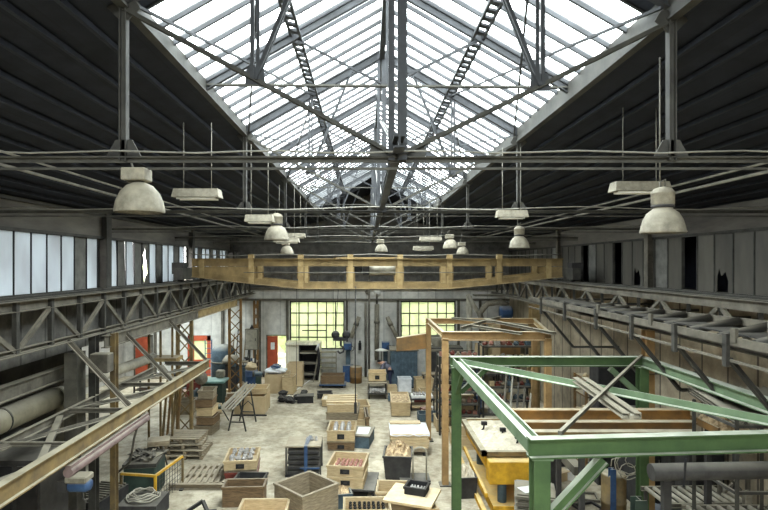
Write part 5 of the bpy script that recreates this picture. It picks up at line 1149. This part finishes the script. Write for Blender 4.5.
# ---- background racks on the right
def shelf_rack(label, x, y, w, d, h, nsh, m, rz=0):
    T = Thing('storage_rack', label, 'rack', (x,y,0), rz)
    for xx in (-w/2, w/2):
        for yy in (-d/2, d/2): T.part('post', MB().box((xx,yy,h/2), (.07,.07,h)), m)
    for k in range(nsh): T.part('shelf', MB().box((0,0,.25+k*(h-.3)/(nsh-1)), (w,d,.05)), m)
    return [.28+k*(h-.3)/(nsh-1) for k in range(nsh)]
R = random.Random(77); goods0 = {}
def stock(rackname, group, x, y, w, d, zs, per, mats_, hmax=.32):
    for zi, z in enumerate(zs):
        for k in range(per):
            key = (R.randrange(4))
            hh = R.uniform(.5, 1)
            lab = f'small stored pattern piece on {rackname}'
            if key not in goods0:
                mb = [MB().box((0,0,.5), (1,1,1)), MB().lathe([(.001,0),(.5,0),(.5,.6),(.25,.7),(.25,1),(.001,1)], n=12), MB().box((0,0,.25), (1,1,.5)).lathe([(.001,.5),(.3,.5),(.3,1),(.001,1)], n=10), MB().blob((0,0,.5), .5, (1,.9,1), 3, .25, 9)][key]
                goods0[key] = []
                for mt in (PINKC, WOOD, TEAL, REDD, CAST, WOODG):
                    o = single('pattern_piece', lab, 'pattern piece', mb, mt, world=False, group=group); goods0[key].append([o, True])
            e = goods0[key][R.randrange(6)]
            if e[1]: o = e[0]; e[1] = False
            else: o = dup(e[0])
            o['label'] = lab; o['group'] = group
            o.location = (x-w/2+w*(k+.5)/per, y-d*.2+R.uniform(-.05,.1), z); s_ = w/per*.8
            o.scale = (s_, s_*.9, min(hmax, s_*1.2*hh)); o.rotation_euler = (0,0,R.uniform(-.3,.3))
zs = shelf_rack('tall dark rack of reddish patterns behind the green gantry', 5.4, 20.9, 1.9, .8, 3.4, 7, STEEL)
stock('the tall dark rack behind the green gantry', 'pattern pieces on the tall dark rack', 5.4, 20.9, 1.9, .8, zs, 8, None)
zs = shelf_rack('third dark rack, nearest the slim tan posts, behind the green gantry', 3.55, 20.9, 1.5, .8, 3.0, 7, STEEL)
stock('the rack nearest the slim tan posts', 'pattern pieces on the rack by the tan posts', 3.55, 20.9, 1.5, .8, zs, 7, None)
zs = shelf_rack('second dark rack nearer the beige wall, behind the tan post', 7.4, 17.0, 1.3, .9, 3.0, 6, BROWN)
stock('the second rack near the beige wall', 'pattern pieces on the second rack', 7.4, 17.0, 1.3, .9, zs, 6, None)
zs = shelf_rack('low rack of castings beyond the pale crate pile', 5.6, 25.6, 2.2, .8, 2.0, 4, TEAL)
stock('the low rack beyond the pale crate pile', 'pattern pieces on the low rack', 5.6, 25.6, 2.2, .8, zs, 9, None)
for k, e in enumerate([q for v in goods0.values() for q in v]):
    if e[1]: bpy.data.objects.remove(e[0])
for k in range(5):
    single('leaning_bar', 'grey steel bar leaning against the racks behind the green gantry', 'steel bar', MB().chan((4.6+.22*k,18.4,0), (5.1+.22*k,19.6,2.6-.2*k), .09, .06), [GREYST, PIPEG, STEEL][k % 3], (4.6+.22*k,18.4,0), group='bars leaning on the racks')
T = Thing('drill_machine', 'blue based drilling machine behind the pale crate pile', 'machine', (4.7,23.6,0), 0)
T.part('base', MB().box((0,0,.4), (.6,.6,.8)), BLUE); T.part('column', MB().box((0,.1,1.3), (.2,.2,1.2)), DGREEN); T.part('head', MB().box((0,-.1,1.8), (.4,.6,.4)), TEAL, bevel=.03)
T = Thing('dark_press', 'big dark machine standing against the far wall under the leafy window', 'machine', (4.3,29.6,0), 0)
T.part('body', MB().box((0,0,1.0), (1.9,1.0,2.0)), DARK, bevel=.04); T.part('panel', MB().box((.3,-.52,1.3), (.6,.03,.6)), GREYST); T.part('hopper', MB().lathe([(.2,0),(.5,.5),(.5,.55),(.18,.0)], (-.4,0,2.0), 16), PIPEG)
T = Thing('steel_a_frame', 'grey braced A shaped stand near the wall behind the tan frame', 'stand', (3.6,25.6,0), 0)
T.part('leg', MB().bar((-.5,0,0), (-.1,0,2.4), .09).bar((.3,0,0), (-.1,0,2.4), .09), GREYST); T.part('crossbar', MB().bar((-.5,0,2.4), (1.5,0,2.4), .08).bar((-.35,0,1.0), (.15,0,1.0), .06), GREYST)
T.part('leg', MB().bar((1.4,0,0), (1.4,0,2.4), .09).bar((.6,0,.1), (1.3,0,2.3), .07), GREYST)
# dust extractor up by the right end
T = Thing('dust_extractor', 'raised dust extractor with a blue motor and bent ducts at the far corner', 'dust extractor', (6.9,28.5,0), 0)
T.part('cabinet', MB().box((.6,0,2.6), (1.0,1.0,1.6)), BROWN, label='rust brown panel'); T.part('panel', MB().box((-.1,.1,2.4), (.45,.9,2.0)), CARD)
T.part('motor', MB().lathe([(.001,-.3),(.3,-.3),(.34,-.2),(.34,.2),(.3,.3),(.001,.3)], (.35,-.5,4.0), 20, 'X'), BLUE)
T.part('duct', MB().path([(-.6,0,.2),(-.62,0,2.2),(-.7,0,3.2),(-.9,0,3.9),(-.5,0,4.4),(.2,0,4.5),(.6,0,4.3)], .16, 14), LAMPG)
T.part('duct', MB().path([(-1.5,.2,4.9),(-1.2,.1,4.3),(-.8,0,3.7)], .12, 12), PIPEG); T.part('duct', MB().tube((-1.35,.5,0), (-1.35,.5,4.8), .16, 14), PIPEG)
for xx in (.2,1.0):
    for yy in (-.4,.4): T.part('leg', MB().box((xx,yy,.9), (.1,.1,1.8)), STEEL)
T.part('platform', MB().box((0,0,4.85), (2.4,.8,.08)), GREYST)
single('leaning_board', 'tan board leaning beside the dust extractor', 'board', MB().bar((5.75,27.6,0), (5.9,28.0,2.4), .5, .04, up=(0,1,0)), CARD, (5.75,27.6,0))

# ---- small clutter near the far wall and in the side aisle
def bench(label, x, y, w, d, h, m, rz=0):
    T = Thing('workbench', label, 'workbench', (x,y,0), rz)
    T.part('top', MB().box((0,0,h-.03), (w,d,.06)), WOODG)
    for xx in (-w/2+.05, w/2-.05):
        for yy in (-d/2+.05, d/2-.05): T.part('leg', MB().box((xx,yy,(h-.06)/2), (.07,.07,h-.06)), m)
    T.part('shelf', MB().box((0,0,.3), (w-.1,d-.1,.03)), m)
bench('grey workbench against the far wall beyond the teal container', 6.2, 29.9, 2.0, .7, .95, STEEL)
bench('dark workbench in front of the yellow lit doorway', -10.3, 26.8, 2.2, .8, .95, DARK)
bench('narrow workbench behind the blue barrel', -6.9, 30.6, 1.5, .6, 1.0, STEEL)
bench('low workbench between the worker and the dark press', 3.35, 28.0, .9, .6, .85, STEEL)
R = random.Random(91)
def litter(where, group, x0, x1, y0, y1, z, n, smax=.4, labelword='small workshop item'):
    pool = [(REDD,'dull red'),(TEAL,'teal'),(CARD,'tan'),(PAPER,'white'),(BLUE,'blue'),(BLACK,'black'),(WOODG,'grey wooden'),(CAST,'silvery')]
    shapes = [('small_box','box', lambda s_: MB().box((0,0,s_*.3), (s_,s_*.8,s_*.6)).box((0,0,s_*.62), (s_*1.06,s_*.86,s_*.06))),
              ('can','can', lambda s_: MB().lathe([(.001,0),(s_*.3,0),(s_*.3,s_*.8),(s_*.12,s_*.9),(s_*.12,s_),(.001,s_)], n=14)),
              ('bucket','bucket', lambda s_: MB().lathe([(.001,0),(s_*.3,0),(s_*.38,s_*.7),(s_*.34,s_*.7),(s_*.28,s_*.1),(.001,s_*.1)], n=14)),
              ('casting_lump','casting', lambda s_: MB().blob((0,0,s_*.3), s_*.45, (1,.8,.65), R.randrange(99), .25, 8))]
    for k in range(n):
        mt, cn = pool[R.randrange(8)]; nm, cat, fn = shapes[R.randrange(4)]; s_ = R.uniform(.45,1)*smax
        x = R.uniform(x0,x1); y = R.uniform(y0,y1)
        single(nm, f'{cn} {cat} {where}', cat, fn(s_), mt, (x,y,z), R.uniform(-.6,.6), world=False, group=f'{cn} {cat} items {group}')
litter('on the floor near the grey cylindrical tank', 'near the tank', -9.6,-7.4,24.5,28,0,12,.55)
litter('on the floor around the blue barrel', 'around the barrel', -7.6,-5.6,24.8,29.6,0,14,.5)
litter('on the workbench behind the blue barrel', 'on the narrow bench', -7.5,-6.3,30.4,30.8,1.0,6,.35)
litter('on the dark bench by the yellow lit doorway', 'on the dark bench', -11.2,-9.4,26.6,27.1,.95,8,.35)
litter('on the floor between the worker and the teal container', 'behind the worker', 1.4,3.6,27.2,28.1,0,10,.45)
litter('on the floor beyond the slim tan posts', 'beyond the posts', 3.0,4.8,25.0,28.5,0,12,.5)
litter('on the grey bench beyond the teal container', 'on the grey bench', 5.4,7.0,29.7,30.1,.95,7,.35)
litter('on the floor beside the long narrow crate', 'by the narrow crate', 2.1,2.9,22.8,24.0,0,6,.4)
litter('on the floor by the first laced column', 'by the first column', -7.6,-6.5,16.6,19.0,0,8,.4)
litter('on the floor beneath the steel ribbed panel in the dark', 'in the dark corner', -7.6,-6.8,13.2,15.5,0,6,.45)
litter('on the floor below the green gantry beside the racks', 'below the gantry', 4.6,7.4,15.0,18.6,0,16,.5)
litter('on the floor along the beige wall near the tables', 'along the wall', 7.3,8.1,12.5,16.0,0,8,.5)
for k in range(6):
    single('leaning_pole', 'thin grey pole leaning against the far wall beside the orange door', 'pole', MB().bar((0,-.25,0), (.08,.3,2.2+.25*(k % 3)), .045), [GREYST, RUST, STEEL][k % 3], (-7.9+.22*k,30.9,0), world=False, group='poles leaning by the orange door')
T = Thing('floor_fan', 'white round fan on a stand beside the laced rusty column', 'fan', (-7.35,24.1,0), .3)
T.part('stand', MB().tube((0,0,0), (0,0,1.2), .03, 8).lathe([(.001,0),(.25,0),(.25,.03),(.001,.03)], n=16), STEEL); T.part('cage', MB().lathe([(.001,-.08),(.26,-.06),(.28,0),(.26,.06),(.001,.08)], (0,-.05,1.4), 20, 'Y'), LAMPG)
for k, (x, y, w, d, h, lab) in enumerate(((7.8,12.95,.8,1.2,2.3,'dark cupboard added as shade against the beige wall behind the roller tables'), (7.7,14.9,1.0,1.6,2.4,'wide dark cupboard added as shade against the beige wall under the brackets'), (7.45,16.15,1.3,.6,3.5,'tall dark block added as a shaded void behind the far green beam, by the tan column'), (6.0,17.6,.9,.6,1.5,'low dark cupboard added as shade before the racks behind the rusty girders'))):  # dark masses added to stand in for shade along the wall side
    T = Thing('filler_cupboard', lab, 'cupboard', (x,y,0), 0)
    T.part('body', MB().box((0,0,h/2), (w,d,h)), DARK, bevel=.015)
    for s_ in (-1, 1):
        dr = T.part('door', MB().box((s_*w*.245,-d/2-.012,h/2), (w*.46,.02,h-.1)), BLACK); T.part('handle', MB().box((s_*w*.06,-d/2-.03,h*.55), (.02,.02,.14)), GREYST, dr)
T = Thing('filler_cupboard', 'dark grey machine cabinet in the side aisle behind the near pier', 'cupboard', (-8.6,13.5,0), 0)
T.part('body', MB().box((0,0,1.1), (1.4,1.5,2.2)), DARK, bevel=.02); T.part('panel', MB().box((.3,-.76,1.5), (.4,.02,.5)), TEAL)
# ================================================================ THE WORKER
def skinned(name, joints, edges, material, parent, root=0, sub=2):
    me = bpy.data.meshes.new(name); me.from_pydata([j[0] for j in joints], edges, []); me.materials.append(material)
    o = bpy.data.objects.new(name, me); COL.objects.link(o); o.parent = parent
    m = o.modifiers.new('skin', 'SKIN'); m.use_smooth_shade = True
    if not me.skin_vertices: me.attributes.new('x', 'FLOAT', 'POINT')
    sv = me.skin_vertices[0].data if me.skin_vertices else None
    for i, j in enumerate(joints):
        r = j[1]; sv[i].radius = (r, r) if not hasattr(r, '__len__') else r
        sv[i].use_root = (i == root)
    s2 = o.modifiers.new('sub', 'SUBSURF'); s2.levels = sub; s2.render_levels = sub
    return o
P = Thing('person', 'person in a grey jacket and dark trousers bending over the cart', 'person', (1.28,28.3,0), 0)
# faces -x : pelvis at (0,0,.95), torso bends forwards
J = [((0,0,.95),(.15,.12)), ((-.12,0,1.12),(.13,.15)), ((-.3,0,1.24),(.13,.18)), ((-.42,0,1.29),(.09,.15)), ((-.52,0,1.33),.055), ((-.6,0,1.36),.095), ((-.68,0,1.36),.08),
     ((-.4,-.2,1.26),.06), ((-.45,-.24,1.02),.048), ((-.62,-.2,.86),.038), ((-.7,-.19,.84),.03),
     ((-.4,.2,1.26),.06), ((-.45,.24,1.02),.048), ((-.62,.2,.86),.038), ((-.7,.19,.84),.03),
     ((0,-.1,.88),.095), ((-.03,-.12,.5),.065), ((.03,-.12,.1),.045), ((-.14,-.12,.04),.035),
     ((0,.1,.88),.095), ((-.03,.12,.5),.065), ((.03,.12,.1),.045), ((-.14,.12,.04),.035)]
E = [(0,1),(1,2),(2,3),(3,4),(4,5),(5,6),(3,7),(7,8),(8,9),(9,10),(3,11),(11,12),(12,13),(13,14),(0,15),(15,16),(16,17),(17,18),(0,19),(19,20),(20,21),(21,22)]
body = skinned('body', J, E, SKIN, P.o)
def grow(ids, k): 
    m = {i: n for n, i in enumerate(ids)}
    j = [(J[i][0], tuple(r+k for r in J[i][1]) if hasattr(J[i][1], '__len__') else J[i][1]+k) for i in ids]
    return j, [(m[a], m[b]) for a, b in E if a in m and b in m]
j, e = grow([1,2,3,7,8,9,11,12,13,0], .022); skinned('jacket', j, e, JACKET, P.o)
j, e = grow([0,15,16,17,19,20,21], .02); skinned('trousers', j, e, TROUS, P.o)
for yy in (-.12,.12): P.part('shoe', MB().blob((-.05,yy,.05), .12, (1.15,.45,.42), 2, .03, 12), BLACK)
P.part('hair', MB().blob((-.6,0,1.41), .105, (1.05,.95,.8), 1, .05, 12), HAIRM)
P.part('nose', MB().blob((-.73,0,1.31), .022, (1,.8,1.3), 1, .02, 8), SKIN)
for sy in (-1, 1):
    P.part('ear', MB().blob((-.61,sy*.1,1.34), .028, (.8,.4,1.1), 1, .02, 8), SKIN)
    for f in range(4): P.part('finger', MB().path([(-.7,sy*.19+(f-1.5)*.022,.84),(-.75,sy*.19+(f-1.5)*.025,.82),(-.78,sy*.19+(f-1.5)*.025,.79)], .009, 6, .006), SKIN)
    P.part('thumb', MB().path([(-.66,sy*.16,.84),(-.7,sy*.14,.82),(-.73,sy*.14,.8)], .011, 6, .008), SKIN)

# ================================================================ LIGHT AND CAMERA
w = bpy.data.worlds.new('World'); sc.world = w; w.use_nodes = True
bg = w.node_tree.nodes['Background']; bg.inputs['Color'].default_value = (1,.985,.95,1); bg.inputs['Strength'].default_value = 5.5
def portal(name, loc, rot, sx, sy):
    l = bpy.data.lights.new(name, 'AREA'); l.shape = 'RECTANGLE'; l.size = sx; l.size_y = sy; l.cycles.is_portal = True
    o = bpy.data.objects.new(name, l); COL.objects.link(o); o.location = loc; o.rotation_euler = rot; return o
L_ = YS1-YS0; ym = (YS0+YS1)/2
for xe, ze, sg in ((SL,ZEL,1), (SR,ZER,-1)):
    a = math.atan2(ZR-ze, XC-xe) if sg > 0 else math.atan2(ze-ZR, xe-XC)
    portal('skylight_portal', ((xe+XC)/2,ym,(ze+ZR)/2+.03), (0,-a,0), math.hypot(XC-xe,ZR-ze), L_)
    portal('skylight_portal', ((xe+XC)/2,-6.5,(ze+ZR)/2+.03), (0,-a,0), math.hypot(XC-xe,ZR-ze), 15)
portal('aisle_portal', (-10.5,27.75,4.75), (0,0,0), 3.4, 3.5)
cam = bpy.data.cameras.new('Camera'); co = bpy.data.objects.new('Camera', cam); COL.objects.link(co)
co.location = (0,0,H); co.rotation_euler = (math.pi/2,0,0); cam.sensor_width = 36; cam.lens = 540/768*36
cam.shift_x = 18/768; cam.shift_y = 9/768; cam.clip_start = .05; cam.clip_end = 300; sc.camera = co
sc.view_settings.view_transform = 'Standard'; sc.view_settings.look = 'None'; sc.view_settings.exposure = 2.3; sc.view_settings.gamma = 1; sc.view_settings.use_curve_mapping = False
cy = sc.cycles; cy.max_bounces = 10; cy.diffuse_bounces = 6; cy.transparent_max_bounces = 12; cy.use_denoising = True; cy.denoiser = 'OPENIMAGEDENOISE'; cy.caustics_reflective = False; cy.caustics_refractive = False
